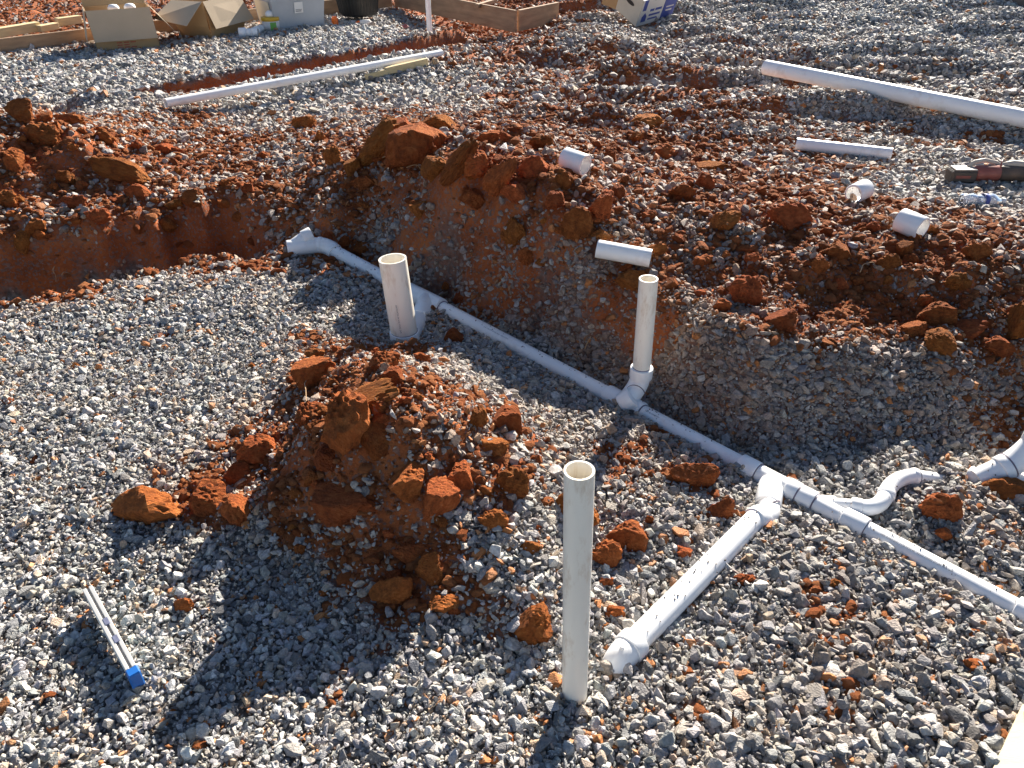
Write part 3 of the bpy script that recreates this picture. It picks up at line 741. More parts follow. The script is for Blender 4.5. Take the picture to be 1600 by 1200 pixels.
# ------------------------------------------------------------------ cartons and litter by the form
def frame(a, b):
    a, b = np.asarray(a, float), np.asarray(b, float); d = b - a; L = np.linalg.norm(d); d /= L
    n = np.array([-d[1], d[0], 0]); return d, n, np.array([0, 0, 1.]), L
Z = np.array([0, 0, 1.])
# upright carton, front flap hanging
a, b = P(154, 82, .005), P(251, 74, .005); d, n, u, L = frame(a, b); H = .40; Dp = .42
bx = thing('cardboard_box', a, 'open upright cardboard box with front flap hanging down and red stamp', 'cardboard box')
lean = -d * .02
T = lambda p: p + u * H + lean
c_ = a + n * Dp; e_ = b + n * Dp
part('front_panel', quad(a, b, T(b), T(a)), M['card'], bx); part('back_panel', quad(e_, c_, T(c_), T(e_)), M['card'], bx)
part('side_panel', quad(c_, a, T(a), T(c_)), M['card'], bx); part('side_panel', quad(b, e_, T(e_), T(b)), M['card'], bx)
part('bottom_panel', quad(a + u * .003, c_ + u * .003, e_ + u * .003, b + u * .003), M['card'], bx)
f0, f1 = T(a) - n * .012 - d * .0 + u * .006, T(b) - n * .012 + u * .006
part('flap', quad(f0 - u * .30 - n * .05 + d * .012, f1 - u * .30 - n * .05 + d * .012, f1, f0), M['card_in'], bx)
part('flap', quad(T(a) + u * .004 - d * .01, T(c_) + u * .004 - d * .01, T(c_) - d * .06 - u * .30, T(a) - d * .06 - u * .30), M['card_in'], bx)
part('flap', quad(T(e_) + u * .004 + d * .01, T(b) + u * .004 + d * .01, T(b) + d * .20 - u * .24, T(e_) + d * .20 - u * .24), M['card_in'], bx)
part('flap', quad(T(c_) + n * .004, T(e_) + n * .004, T(e_) + n * .05 + u * .08, T(c_) + n * .05 + u * .08), M['card'], bx)
st = []
for k in range(3):
    for j in range(3 if k != 1 else 2):
        s0 = a + d * L * (.32 + .11 * j) - n * .0045 + u * (.025 + .024 * k); st.append(quad(s0, s0 + d * L * .085, s0 + d * L * .085 + u * .012, s0 + u * .012, .001))
part('red_stamp', join(*st), M['red_print'], bx)
for k, t in enumerate((.42, .68)):
    c0 = a + d * L * t + n * .16
    f = fit('pipe_fitting', [tube([c0 + u * .06, c0 + u * (.41)], .05, 24, .006)], bx) if False else None
    q = thing('pipe_fitting', c0 + u * .008, ('white round fitting standing in upright box, nearer its middle', 'white round fitting in upright box, nearer its right side')[k], 'pipe fitting')
    part('body', tube([c0 + u * .008, c0 + u * (H - .02)], .055, 24), M['pvc_clean'], q, True); part('dome', tube([c0 + u * (H - .025), c0 + u * (H + .005), c0 + u * (H + .028), c0 + u * (H + .034)], [.06, .058, .04, .01], 24), M['pvc_clean'], q, True)
# slumped carton, turned
a = P(329, 62, .005); b = P(398, 44, .005); d, n, u, L = frame(a, b); L = .66; b = a + d * L; Dp = .42; H = .40
c_ = a + n * Dp; e_ = b + n * Dp
bx = thing('cardboard_box', a, 'slumped tan cardboard box with flaps spread wide beside grey tote', 'cardboard box')
sl = -d * .05 - n * .03; T = lambda p: p + u * H + sl
part('front_panel', join(quad(a + d * .03, b - d * .03, b - n * .03 + u * .15, a - n * .03 + u * .15), quad(a - n * .03 + u * .15, b - n * .03 + u * .15, T(b), T(a))), M['card'], bx)
part('side_panel', join(quad(c_ + d * .04, a + d * .03, a - d * .03 - n * .03 + u * .14, c_ - d * .03 + u * .14), quad(c_ - d * .03 + u * .14, a - d * .03 - n * .03 + u * .14, T(a), T(c_))), M['card'], bx)
part('side_panel', quad(b, e_, T(e_), T(b)), M['card'], bx); part('back_panel', quad(e_, c_, T(c_), T(e_)), M['card'], bx)
part('bottom_panel', quad(a + u * .003, c_ + u * .003, e_ + u * .003, b + u * .003), M['card'], bx)
part('flap', quad(T(a) - n * .01 + d * .05 - u * .28 - n * .07, T(b) - u * .27 - n * .10 + d * .08, T(b) - n * .008 + u * .004, T(a) - n * .008 + u * .004), M['card_in'], bx)
part('flap', quad(T(a) + u * .004 - d * .006, T(c_) + u * .004 - d * .006, T(c_) - d * .36 - u * .14, T(a) - d * .33 - u * .20), M['card_in'], bx)
part('flap', quad(T(e_) + d * .006, T(b) + d * .006, T(b) + d * .10 - u * .22, T(e_) + d * .1 - u * .22), M['card_in'], bx)
part('flap', quad(T(c_) + n * .006, T(e_) + n * .006, T(e_) + n * .12 + u * .14, T(c_) + n * .12 + u * .14), M['card'], bx)
q = thing('pipe_fitting', a + d * .42 + n * .2 + u * .008, 'white fitting poking out of the slumped cardboard box', 'pipe fitting')
cc = np.array(q.location); part('body', tube([cc, cc + u * .40], .055, 24), M['pvc_clean'], q, True); part('hub', tube([cc + u * .36, cc + u * .42, cc + u * .445], [.065, .065, .03], 24), M['pvc_clean'], q, True)
# loose fittings beside it
def fitting(px, py, az, label, s=1.0):
    c = P(px, py, .05 * s + .01); dd = np.array([math.cos(R(az)), math.sin(R(az)), 0])
    q = thing('pipe_fitting', c - u * .05 * s, label, 'pipe fitting')
    part('hub', tube([c - dd * .10 * s, c - dd * .095 * s, c - dd * .02 * s, c - dd * .015 * s], [.05 * s, .056 * s, .056 * s, .046 * s], 24, .008), M['pvc_clean'], q, True)
    part('body', tube([c - dd * .02 * s, c + dd * .05 * s], .045 * s, 24), M['pvc_clean'], q, True)
    part('hub', tube([c + dd * .045 * s, c + dd * .05 * s, c + dd * .11 * s, c + dd * .115 * s], [.045 * s, .052 * s, .052 * s, .046 * s], 24, .008), M['pvc_clean'], q, True)
fitting(387, 51, 12, 'white reducing fitting lying in front of the slumped box')
fitting(404, 46, 82, 'small white fitting lying left of the yellow lidded tub', .8)
# tub with yellow lid
c = P(422, 52, .0); c[1] += .1
q = thing('plastic_tub', c, 'small white and green tub with yellow lid beside grey tote', 'tub')
part('body', tube([c + u * .012, c + u * .13, c + u * .135], [.095, .102, .10], 32), M['white'], q, True)
lb = part('label_band', tube([c + u * .03, c + u * .115], [.0985, .1025], 32), M['boxwhite'], q, True)
V_, F_ = [], []
for k in range(7):
    th = R(-80 + 7 * k)
    for zz, rr in ((.028, .0995), (.117, .1035)): V_.append(c + np.array([math.cos(th) * rr, math.sin(th) * rr, zz]))
F_ = [(2 * k, 2 * k + 2, 2 * k + 3, 2 * k + 1) for k in range(6)]
part('green_panel', (V_, F_), M['green'], q, True)
part('lid', tube([c + u * .125, c + u * .13, c + u * .165, c + u * .17, c + u * .172], [.1, .108, .108, .1, .02], 32), M['yellow'], q, True)
q2 = thing('dome_fitting', c + u * .174, 'pale dome shaped fitting resting on the yellow lid', 'pipe fitting'); cc = np.array(q2.location)
part('dome', tube([cc, cc + u * .02, cc + u * .045, cc + u * .06, cc + u * .064], [.05, .05, .042, .022, .004], 24), M['pvc_clean'], q2, True)
# grey tote
a, b = P(433, 50, .0), P(506, 42, .0); d, n, u, L = frame(a, b); Dp = .5; H = .50
q = thing('storage_tote', a, 'grey plastic storage tote with white sticker between tub and black planter', 'storage tote')
ti = .05
def ringbox(z0, o0, z1, o1):
    A_ = [a - d * o0 - n * o0, b + d * o0 - n * o0, b + d * o0 + n * (Dp + o0), a - d * o0 + n * (Dp + o0)]
    B_ = [a - d * o1 - n * o1, b + d * o1 - n * o1, b + d * o1 + n * (Dp + o1), a - d * o1 + n * (Dp + o1)]
    V = [p + u * z0 for p in A_] + [p + u * z1 for p in B_]
    return V, [(0, 1, 5, 4), (1, 2, 6, 5), (2, 3, 7, 6), (3, 0, 4, 7), (3, 2, 1, 0), (4, 5, 6, 7)]
part('body', ringbox(.004, 0, .33, .035), M['tote'], q); part('rim', ringbox(.327, .045, .36, .047), M['tote'], q); part('lid', ringbox(.358, .040, .46, .036), M['tote'], q)
part('side_panel', quad(a + n * Dp * .92 - d * .012 + u * .02, a + n * .04 - d * .012 + u * .02, a + n * .04 - d * .05 + u * .325, a + n * Dp * .92 - d * .05 + u * .325), M['cream'], q)  # cream sheet puts the sunlit look of the left face into colour
s0 = a + d * L * .40 - n * .035 + u * .19
lb = part('sticker', quad(s0, s0 + d * .11, s0 + d * .11 + u * .12 - n * .013, s0 + u * .12 - n * .013, .002), M['white'], q)
bars = [quad(s0 + d * .012 - n * (.004 + .0014 * z_ * 10) + u * z_, s0 + d * w_ - n * (.004 + .0014 * z_ * 10) + u * z_, s0 + d * w_ - n * (.004 + .0014 * z_ * 10) + u * (z_ + h_), s0 + d * .012 - n * (.004 + .0014 * z_ * 10) + u * (z_ + h_), .001) for z_, w_, h_ in ((.015, .085, .012), (.033, .095, .012), (.062, .095, .045))]
part('sticker_print', join(*bars), M['greyprint'], lb)
# black planter tub
c = P(556, 28, .0); c[1] += .25
q = thing('planter_tub', c, 'large black ribbed nursery tub behind the orange cap', 'plastic tub')
part('body', tube([c + u * .005, c + u * .03, c + u * .42, c + u * .43, c + u * .47], [.235, .25, .315, .335, .338], 48, .008), M['black'], q, True)
part('base', tube([c + u * .006, c + u * .02], .235, 40), M['black'], q)
for k in range(40):
    th = 2 * math.pi * k / 40; e = np.array([math.cos(th), math.sin(th), 0])
    part('rib', tube([c + e * .251 + u * .035, c + e * .316 + u * .42], [.007, .007], 6), M['black'], q)
# small litter
def blob(name, px, py, s, mat, label, cat):
    c = W(px, py) + [0, 0, .012]
    v, f = box([0, 0, s[2]], *s, rotm(0, 0, 25), min(s) * .35)
    o = mesh_obj(name, v, f, M[mat]); o.location = c; return tag(o, label, cat)
c = W(524, 40) + [0, 0, .01]
q = thing('orange_plug', c, 'bright orange plastic plug on gravel in front of black tub', 'plug'); 
part('skirt', tube([c, c + u * .07, c + u * .085], [.042, .042, .034], 8, .005), M['orange'], q); part('top', tube([c + u * .083, c + u * .1], [.034, .026], 8), M['orange'], q)
c = W(566, 40) + [0, 0, .035]; dd = np.array([.97, .22, 0])
q = thing('glue_bottle', c - u * .033, 'small clear bottle with orange nozzle lying by black tub', 'bottle')
part('body', tube([c - dd * .03, c - dd * .02, c + dd * .1, c + dd * .11], [.024, .036, .036, .028], 20), M['boxwhite'], q, True)
part('nozzle', tube([c - dd * .09, c - dd * .05, c - dd * .03], [.012, .026, .028], 16), M['orange'], q, True)
c = W(632, 46) + [0, 0, .015]
v, f = join(quad([-.06, -.02, .0], [.0, -.04, .0], [.02, .03, .05], [-.04, .04, .03], .003), quad([.0, -.04, .0], [.06, -.01, .02], [.07, .04, .0], [.02, .03, .05], .003))
o = mesh_obj('plastic_scrap', v, f, M['redscrap']); o.location = c; tag(o, 'crumpled reddish scrap on gravel left of the thin standpipe', 'scrap')

# printed white and blue carton lying tipped
c = P(993, 44, .0)
q = thing('printed_carton', c, 'tipped white and blue printed carton with hand hole, far gravel', 'carton')
Mx = rotm(0, -27, 52) 
X, Y, U = Mx[:, 0], Mx[:, 1], Mx[:, 2]
# X: along the printed long side, Y: across the end, U: up the carton
LX, LY, LU = .62, .40, .34
o0 = c + np.array([0, 0, .012])
X = np.array([.80, .60, .10]); X /= np.linalg.norm(X)
Y = np.array([-.62, .70, .0]); Y -= X * np.dot(X, Y); Y /= np.linalg.norm(Y)
Y = Y * math.cos(R(-24)) + np.cross(X, Y) * -math.sin(R(-24)); Y = np.array(Y); U = np.cross(X, Y)
pts = lambda x, y, z: o0 + X * x + Y * y + U * z
low = min(pts(x, y, z)[2] for x in (0, LX) for y in (0, LY) for z in (0, LU)); o0 = o0 + np.array([0, 0, .012 - low])
part('printed_side', quad(pts(0, 0, 0), pts(LX, 0, 0), pts(LX, 0, LU), pts(0, 0, LU)), M['boxwhite'], q)
ep_ = part('end_panel', quad(pts(0, LY, 0), pts(0, 0, 0), pts(0, 0, LU), pts(0, LY, LU)), M['cream'], q)
part('back_side', quad(pts(LX, LY, 0), pts(0, LY, 0), pts(0, LY, LU), pts(LX, LY, LU)), M['boxwhite'], q)
part('end_panel', quad(pts(LX, 0, 0), pts(LX, LY, 0), pts(LX, LY, LU), pts(LX, 0, LU)), M['boxwhite'], q)
part('bottom_panel', quad(pts(0, LY, 0), pts(LX, LY, 0), pts(LX, 0, 0), pts(0, 0, 0)), M['card_in'], q)
part('top_panel', quad(pts(0, 0, LU), pts(LX, 0, LU), pts(LX, LY, LU), pts(0, LY, LU)), M['boxwhite'], q)
part('flap', quad(pts(-.002, LY, LU), pts(-.002, LY, 0), pts(-.10, LY + .16, 0), pts(-.10, LY + .16, LU)), M['card'], q)
def onside(x0, x1, z0, z1, e=.003): return quad(pts(x0, -e, z0), pts(x1, -e, z0), pts(x1, -e, z1), pts(x0, -e, z1), .002)
for g_ in (onside(.40, LX, .003, LU - .003), onside(.03, .09, .20, LU - .003)): part('blue_print', g_, M['blue'], q)
house = ([pts(.05, -.004, .05), pts(.13, -.004, .05), pts(.13, -.004, .12), pts(.09, -.004, .17), pts(.05, -.004, .12)], [(0, 1, 2, 3, 4)])
part('logo', house, M['blue'], q)
for g_ in (onside(.17, .24, .17, .20), onside(.26, .37, .17, .20), onside(.17, .36, .11, .135), onside(.17, .33, .06, .08)): part('lettering', g_, M['blue'], q)
for g_ in (onside(.46, .56, .12, .14, .006), onside(.45, .58, .17, .185, .006)): part('lettering', g_, M['boxwhite'], q)
hv = [pts(-.004, LY * .5 + .075 * math.cos(t) * (1 if abs(math.cos(t)) > .5 else 1), LU * .62 + .025 * math.sin(t)) for t in np.linspace(0, 2 * math.pi, 24, endpoint=False)]
part('hand_hole', (hv, [tuple(range(24))]), M['black'], q)
for g_ in (quad(pts(.12, .02, LU + .002), pts(.30, .02, LU + .002), pts(.30, LY * .7, LU + .002), pts(.18, LY * .8, LU + .002), .001), quad(pts(.36, .1, LU + .002), pts(.5, .1, LU + .002), pts(.5, LY * .9, LU + .002), pts(.36, LY * .9, LU + .002), .001)): part('top_print', g_, M['bluelite'], q)
# dark strap over it
part('strap', tube([pts(.2, -.006, LU - .02), pts(.2, -.004, LU + .008), pts(.24, LY * .6, LU + .03), pts(.3, LY, LU + .06)], .008, 8), M['black'], q)

# crushed drinking bottle
c = W(1498, 322) + [0, 0, .035]; e = W(1566, 324) + [0, 0, .030]; dd = e - c; LB = np.linalg.norm(dd); dd /= LB
q = thing('water_bottle', (c + e) / 2 - [0, 0, .03], 'clear crushed water bottle with blue label beside the saw', 'bottle')
prof = [(0, .018), (.03, .029), (.10, .032), (.22, .030), (.30, .026), (.38, .030), (.46, .029), (.58, .029), (.66, .032), (.76, .031), (.86, .020), (.90, .0135), (.93, .013)]
v, f = tube([c + dd * LB * t for t, _ in prof], [r_ for _, r_ in prof], 24, .001)
vn = [p + np.array([0, 0, -.012 * max(0, noise3(p[0] * 30, p[1] * 30, p[2] * 20, 5))]) for p in v]
part('body', (vn, f), M['bottle'], q, True)
part('label', tube([c + dd * LB * t for t in (.47, .57)], .0302, 24, .0006), M['blue'], q, True)
part('cap', tube([c + dd * LB * t for t in (.92, .93, .99, 1.0)], [.013, .015, .015, .013], 20), M['white'], q, True)

# reciprocating saw, dusty; pale upper parts carry sunlight in their colour
g = W(1486, 292); h_ = W(1640, 296)
h_ = g + (h_ - g) / np.linalg.norm(h_ - g) * .60
d, n, u, L = frame([g[0], g[1], 0], [h_[0], h_[1], 0]); g = g + [0, .03, .012]
q = thing('power_saw', g, 'dusty dark and red power saw lying on gravel at right edge', 'power tool')
Mx = np.stack([d, n, u], 1)
def tb(x0, x1, y, z0, z1, hw, mat, name, bev=.008): return part(name, box(g + Mx @ np.array([(x0 + x1) / 2, y, (z0 + z1) / 2]), (x1 - x0) / 2, hw, (z1 - z0) / 2, Mx, bev), M[mat], q)
tb(0, .13, .03, 0, .062, .04, 'tool_dark', 'gear_nose'); tb(.02, .095, -.0115, .026, .040, .002, 'tool_red', 'badge', .001)
tb(.012, .125, .03, .0625, .070, .036, 'tool_lit', 'shoe_plate', .003)
part('body', tube([g + Mx @ np.array(p) for p in ((.125, .03, .035), (.14, .03, .04), (.20, .03, .042), (.245, .03, .042), (.25, .03, .042))], [.034, .040, .041, .040, .036], 20), M['tool_red'], q, True)
part('motor_housing', tube([g + Mx @ np.array(p) for p in ((.245, .03, .04), (.26, .03, .042), (.40, .03, .038), (.52, .03, .03), (.60, .03, .022))], [.036, .041, .038, .030, .024], 20), M['tool_dark'], q, True)
part('guard_loop', tube([g + Mx @ np.array(p) for p in ((.10, .05, .068), (.13, .06, .09), (.18, .065, .098), (.235, .06, .088), (.26, .05, .075))], .011, 12), M['tool_lit'], q, True)
part('grip', tube([g + Mx @ np.array(p) for p in ((.25, .045, .075), (.32, .05, .085), (.42, .05, .075), (.55, .045, .055))], [.012, .019, .019, .014], 14), M['tool_lit'], q, True)
part('hook', tube([g + Mx @ np.array(p) for p in ((.235, .0, .078), (.238, .01, .098), (.25, .03, .108), (.262, .05, .10))], .0035, 8), M['tool_red'], q, True)

# torpedo level on edge
g = W(150, 950); h_ = W(221, 1080); g[2] = h_[2] = max(g[2], h_[2]) + .014
d, n, u, L = frame(g, h_)
q = thing('spirit_level', (g + h_) / 2, 'slim aluminium spirit level with blue end cap lying on near gravel', 'level')
Mx = np.stack([d, n, u], 1); HB = .046
def lb_(x0, x1, y0, y1, z0, z1, mat, name, bev=.0012): return part(name, box(g + Mx @ np.array([(x0 + x1) / 2, (y0 + y1) / 2, (z0 + z1) / 2]), (x1 - x0) / 2, (y1 - y0) / 2, (z1 - z0) / 2, Mx, bev), M[mat], q)
lb_(0, L - .026, -.0115, -.0025, HB - .008, HB, 'alu', 'rail'); lb_(0, L - .026, .0035, .0125, HB - .008, HB, 'alu', 'rail')
lb_(0.002, L - .028, -.009, .010, .008, HB - .010, 'skyblue', 'web'); lb_(0, L - .026, -.0115, .0125, 0, .0085, 'alu', 'base_rail')
lb_(0.001, L - .027, -.0024, .0034, HB - .0095, HB - .005, 'greyprint', 'groove', .0005)
lb_(L - .0265, L, -.0135, .0145, -.001, HB + .0015, 'capblue', 'end_cap', .003)
for t in (.42, .62): lb_(L * t - .013, L * t + .013, -.004, .008, HB - .006, HB + .0012, 'vial', 'vial', .001)

# ------------------------------------------------------------------ clods of clay
def ico(sub):
    bmv = []
    import bmesh
    b = bmesh.new(); bmesh.ops.create_icosphere(b, subdivisions=sub, radius=1.0)
    v = np.array([x.co[:] for x in b.verts]); f = [tuple(x.index for x in q.verts) for q in b.faces]; b.free(); return v, f
ICO = {k: ico(k) for k in (2, 3, 4, 5)}
def clod_shape(seed, sub, nplanes=9, ang=.75, rough_=.10, fine=.05, lo=.52):
    r_ = np.random.default_rng(seed); v, f = ICO[sub]
    def cut(n_, lo_, hi_):
        nrm = r_.normal(size=(n_, 3)); nrm /= np.linalg.norm(nrm, axis=1)[:, None]; dst = r_.uniform(lo_, hi_, n_); dots = v @ nrm.T
        return np.where(dots > 1e-3, dst / np.maximum(dots, 1e-3), 9).min(1)
    rad = np.minimum(cut(nplanes, lo, 1.0), 1.12) * ang + (1 - ang) * .85
    o_ = r_.uniform(0, 50, 3)
    n1_ = fbm3(v[:, 0] * 2 + o_[0], v[:, 1] * 2 + o_[1], v[:, 2] * 2 + o_[2], 3, seed)
    n2_ = fbm3(v[:, 0] * 6 + o_[0], v[:, 1] * 6, v[:, 2] * 6, 4, seed + 5, .72)
    crack = -np.exp(-(fbm3(v[:, 0] * 1.7 + o_[2], v[:, 1] * 1.7 + o_[0], v[:, 2] * 1.7, 2, seed + 9) / .05) ** 2) * fine * .45
    rad = rad * (1 + rough_ * n1_ + fine * n2_ + crack)
    rad = np.minimum(rad, cut(3, .48, .74) * (1 + .25 * fine * n2_ + crack * .5))
    return v * rad[:, None] * 1.12, f
CM = []
for k in range(14):
    w, f = clod_shape(100 + k, 4, 8 + k % 5, .88 - .03 * (k % 4), .10, .075 + .02 * (k % 3))
    me = bpy.data.meshes.new('clay_clod'); me.from_pydata([tuple(p) for p in w], [], f); me.materials.append(M['clod']); CM.append(me)
CS = []
for k in range(10):
    w, f = clod_shape(300 + k, 3, 8, .75, .16, .13)
    me = bpy.data.meshes.new('clay_clod'); me.from_pydata([tuple(p) for p in w], [], f); me.materials.append(M['clod']); CS.append(me)
FREE = []
def clod(px, py, w, h, label, tilt=0, group=None, k=None, sink=.3, thick=.8, small=False):
    bp_ = W(px, py + h * .42); dep = depth_of(bp_)
    sx = w * dep / F / 2 * 1.08; sz = h * dep / F / 2 * 1.12; sy = thick * .5 * (sx + sz)
    me = random.choice(CS if small else CM) if k is None else (CS if small else CM)[k]
    o = bpy.data.objects.new('clay_clod', me); C.objects.link(o)
    o.location = (bp_[0], bp_[1] + sy * .55, max(bp_[2], float(hz(bp_[0], bp_[1] + sy * .3))) + sz * (1 - sink) * .62)
    o.scale = (sx, sy, sz); o.rotation_euler = (R(random.uniform(-12, 12)), R(tilt), R(random.uniform(-25, 25)) if small else R(random.uniform(-10, 10)))
    FREE.append((o.location.x, o.location.y, max(sx, sy)))
    return tag(o, label, 'clay clod', group)
GB = 'large clay clods'
for c_ in [
 (540, 655, 72, 118, 'big tall clay clod, pointed top, upper front of the pile', -4), (484, 582, 66, 62, 'pyramid shaped clay clod at the pile\'s upper left', 0),
 (596, 563, 46, 36, 'blocky clay clod on the very top of the pile', 3), (613, 587, 42, 34, 'rounded clay clod just below the pile top', 0),
 (575, 622, 100, 24, 'long flat clay slab lying across the pile\'s upper face', -22), (528, 800, 92, 62, 'wide wedge clay clod low on the shaded front of the pile', 4),
 (640, 758, 62, 66, 'knobbly clay clod in the middle of the pile\'s front', 30), (682, 780, 50, 78, 'ochre clay clod at centre right of the pile front', 25),
 (795, 655, 62, 52, 'tan clay clod at the right shoulder of the pile', 20), (776, 697, 46, 32, 'flat tan clod below the right shoulder clod', 18),
 (748, 650, 34, 40, 'small upright clod left of the right shoulder clod', 0), (805, 760, 48, 48, 'clay clod on the pile right side left of near standpipe', 10),
 (720, 745, 50, 50, 'broad clod half sunk in the pile right of its middle', 0), (670, 888, 42, 48, 'crumbly bright clod near the foot of the pile', 0),
 (618, 925, 64, 52, 'crumbly clod at the front foot of the pile', 0), (478, 645, 44, 46, 'clod on the pile\'s left flank below the pyramid clod', 0),
 (690, 945, 46, 24, 'flat crumbly clod at the pile\'s lower right foot', 0), (768, 815, 40, 36, 'orange clod on the gravelly right skirt of the pile', 0),
 (838, 968, 58, 60, 'gravel dusted clay slab left of the near standpipe\'s foot', -35), (640, 870, 52, 40, 'dull clod in the shaded hollow of the pile front', 10),
 (585, 690, 46, 50, 'clod beside the tall pointed one, right of it', 12), (510, 720, 50, 36, 'dark clod under the tall pointed one', 0),
 (232, 797, 104, 52, 'wide bright clay clod, leftmost, detached from the pile', 6), (322, 782, 78, 52, 'bright clay clod second from left beside the pile', -6),
 (372, 795, 46, 56, 'upright clay clod third from left beside the pile', 0), (402, 700, 66, 48, 'flat bright clod at the pile\'s left edge', 0), (372, 742, 44, 34, 'crumbly clod between the left edge clods', 0),
 (288, 945, 32, 30, 'small bright crumbly clod alone on gravel right of the level', 0),
 (944, 866, 42, 48, 'bright clod touching the near standpipe on its right', 0), (985, 838, 64, 52, 'gravel topped clod right of the near standpipe', 8), (905, 800, 66, 58, 'clod standing behind the near standpipe', 5),
 (1092, 742, 68, 46, 'angular tan clod in front of the drain line', 24), (1130, 796, 42, 36, 'clod with a pebble stuck in it by the near branch', 0),
 (1477, 797, 56, 46, 'crumbly orange clod right of the trap branch', 0), (1476, 834, 26, 22, 'small orange clod just below the crumbly one', 0), (1590, 770, 84, 30, 'flat dark red slab below the wide elbow', -4),
 (650, 225, 92, 78, 'largest clay block, tilted on the bank crest', -38), (588, 238, 84, 44, 'long clay block leaning left of the largest block', -45), (682, 262, 50, 34, 'wedge clod below the largest block', -20),
 (522, 247, 26, 30, 'small clod at the left end of the bank clods', 0), (548, 262, 24, 34, 'upright small clod left of the leaning block', 0), (478, 190, 34, 28, 'lone square clod on gravel behind the bank', 0),
 (570, 288, 40, 24, 'flat clod in front of the leaning block', 0), (715, 280, 26, 80, 'thin leaning slab right of the largest block', 38), (745, 262, 46, 48, 'broad clod on the crest right of the leaning slab', 0),
 (782, 280, 36, 64, 'dark upright clod on the bank below the crest', 25), (742, 322, 42, 34, 'rounded clod on the bank face, below the leaning slab', 0), (806, 370, 38, 42, 'rounded clod midway down the bank face', 0),
 (905, 346, 48, 52, 'pale angular clod on the bank, left of two under the printed coupling', 8), (942, 322, 42, 62, 'tall clod on the bank, right of two under the printed coupling', 18), (868, 318, 34, 34, 'small clod left of the pair under the printed coupling', 0),
 (826, 411, 26, 26, 'round clod alone on the lower bank face', 0), (1038, 238, 38, 30, 'lone pointed clod on gravel right of printed coupling', -25), (1010, 190, 66, 24, 'low lumpy clod far behind the bank', 0), (993, 214, 20, 18, 'small clod below the low lumpy far one', 0),
 (990, 441, 54, 26, 'flat clod under the short pipe offcut', 12), (980, 420, 20, 16, 'small clod leaning on the short pipe offcut', 0), (1170, 460, 46, 46, 'brown clod in the shaded cut right of the slim riser', 0), (1226, 496, 48, 38, 'orange clod below the shaded cut', -10),
 (1238, 342, 72, 44, 'smooth brown clod at the bank edge left of the couplings', 14), (1391, 412, 38, 30, 'tan clod below the coupling that opens right', 8), (1412, 388, 20, 36, 'narrow mossy brown clod just below the coupling that opens right', 0),
 (1470, 492, 60, 40, 'mossy brown clod, hindmost of the cluster on the ledge', 5), (1432, 512, 40, 26, 'small clod, leftmost of the cluster on the ledge', 0), (1505, 515, 58, 26, 'smooth orange clod, rightmost of the cluster on the ledge', -10), (1474, 538, 64, 34, 'front clod of the cluster on the ledge', 18),
 (1588, 500, 44, 74, 'tall earth lump in the bank at the right edge', 0), (1560, 545, 50, 36, 'broken ochre clod below the tall earth lump', 0),
 (1455, 360, 24, 18, 'small clod at the right side of the coupling mouth', 0), (1348, 357, 26, 16, 'dark clod in a hollow between the two right couplings', 0), (1110, 262, 44, 20, 'low clod row on the bank top right of the lone pointed clod', 0),
 (512, 374, 22, 18, 'left of three small clods against the far wye', 0), (537, 380, 22, 22, 'middle of three small clods against the far wye', 0), (562, 388, 26, 24, 'right of three small clods against the far wye', 0),
 (708, 524, 30, 30, 'rounded clod on gravel right of the wide riser', -30), (716, 466, 20, 20, 'round clod behind the drain line, right of a pair', 0), (698, 458, 16, 14, 'tiny clod behind the drain line, left of a pair', 0),
 (188, 268, 84, 32, 'long bright clay slab on the loose left mound', 20), (262, 352, 26, 24, 'round clod above the dark trench, right side of mound', 0), (36, 383, 30, 32, 'round clod above the dark trench near left edge', 0),
 (122, 318, 32, 22, 'clod in the middle of the left mound face', 0), (300, 318, 30, 26, 'clod at the right end of the left mound', 0), (62, 370, 26, 18, 'small clod beside the round one near left edge', 0), (30, 172, 44, 34, 'clod capping the left mound at its crest', 0), (12, 315, 34, 28, 'clod cut off by the left edge on the mound', 0),
 (105, 188, 56, 20, 'flat slab of clay right of the left mound crest', 8), (260, 235, 30, 18, 'small clod behind the left mound', 0), (590, 250, 20, 14, 'tiny clod under the leaning block', 0),
 (655, 330, 34, 28, 'dull clod on the bank face below the largest block', 0), (835, 262, 44, 36, 'blocky clod on the crest left of the printed coupling', -15), (850, 225, 36, 22, 'low clod behind the printed coupling', 0), (690, 190, 44, 26, 'rough clod behind the largest block', 0), (770, 215, 50, 28, 'wide flat clod along the crest behind the leaning slab', 8),
 (965, 300, 30, 26, 'clod on the crest right of the printed coupling', 0), (1070, 300, 40, 28, 'clod on the bank top midway to the smooth brown one', 10), (1130, 345, 44, 30, 'broken clod left of the smooth brown one', -8), (1310, 392, 44, 30, 'crumbly clod below the gap between the right couplings', 0), (1280, 420, 32, 24, 'small clod in the shaded cut under the smooth brown one', 0), (1530, 392, 46, 30, 'clod on the bank edge below the crushed bottle', 6), (1500, 445, 36, 26, 'clod in the shaded bank above the ledge cluster', 0),
 (70, 215, 50, 34, 'rough clod on the sunny slope below the mound crest', 10), (150, 340, 34, 26, 'clod on the lower mound face above the trench', 0), (215, 300, 36, 26, 'clod below the long slab on the mound', 0), (20, 250, 40, 34, 'blocky clod at the left edge below the mound crest', 0), (1350, 130, 0, 0, '', 0)]:
    if c_[2] == 0: continue
    clod(*c_[:5], tilt=c_[5], group=GB)
# a clod sits in the mouth of one coupling
clod(1426, 371, 16, 13, 'dark clod wedged in the mouth of a white coupling', group=GB, small=True)

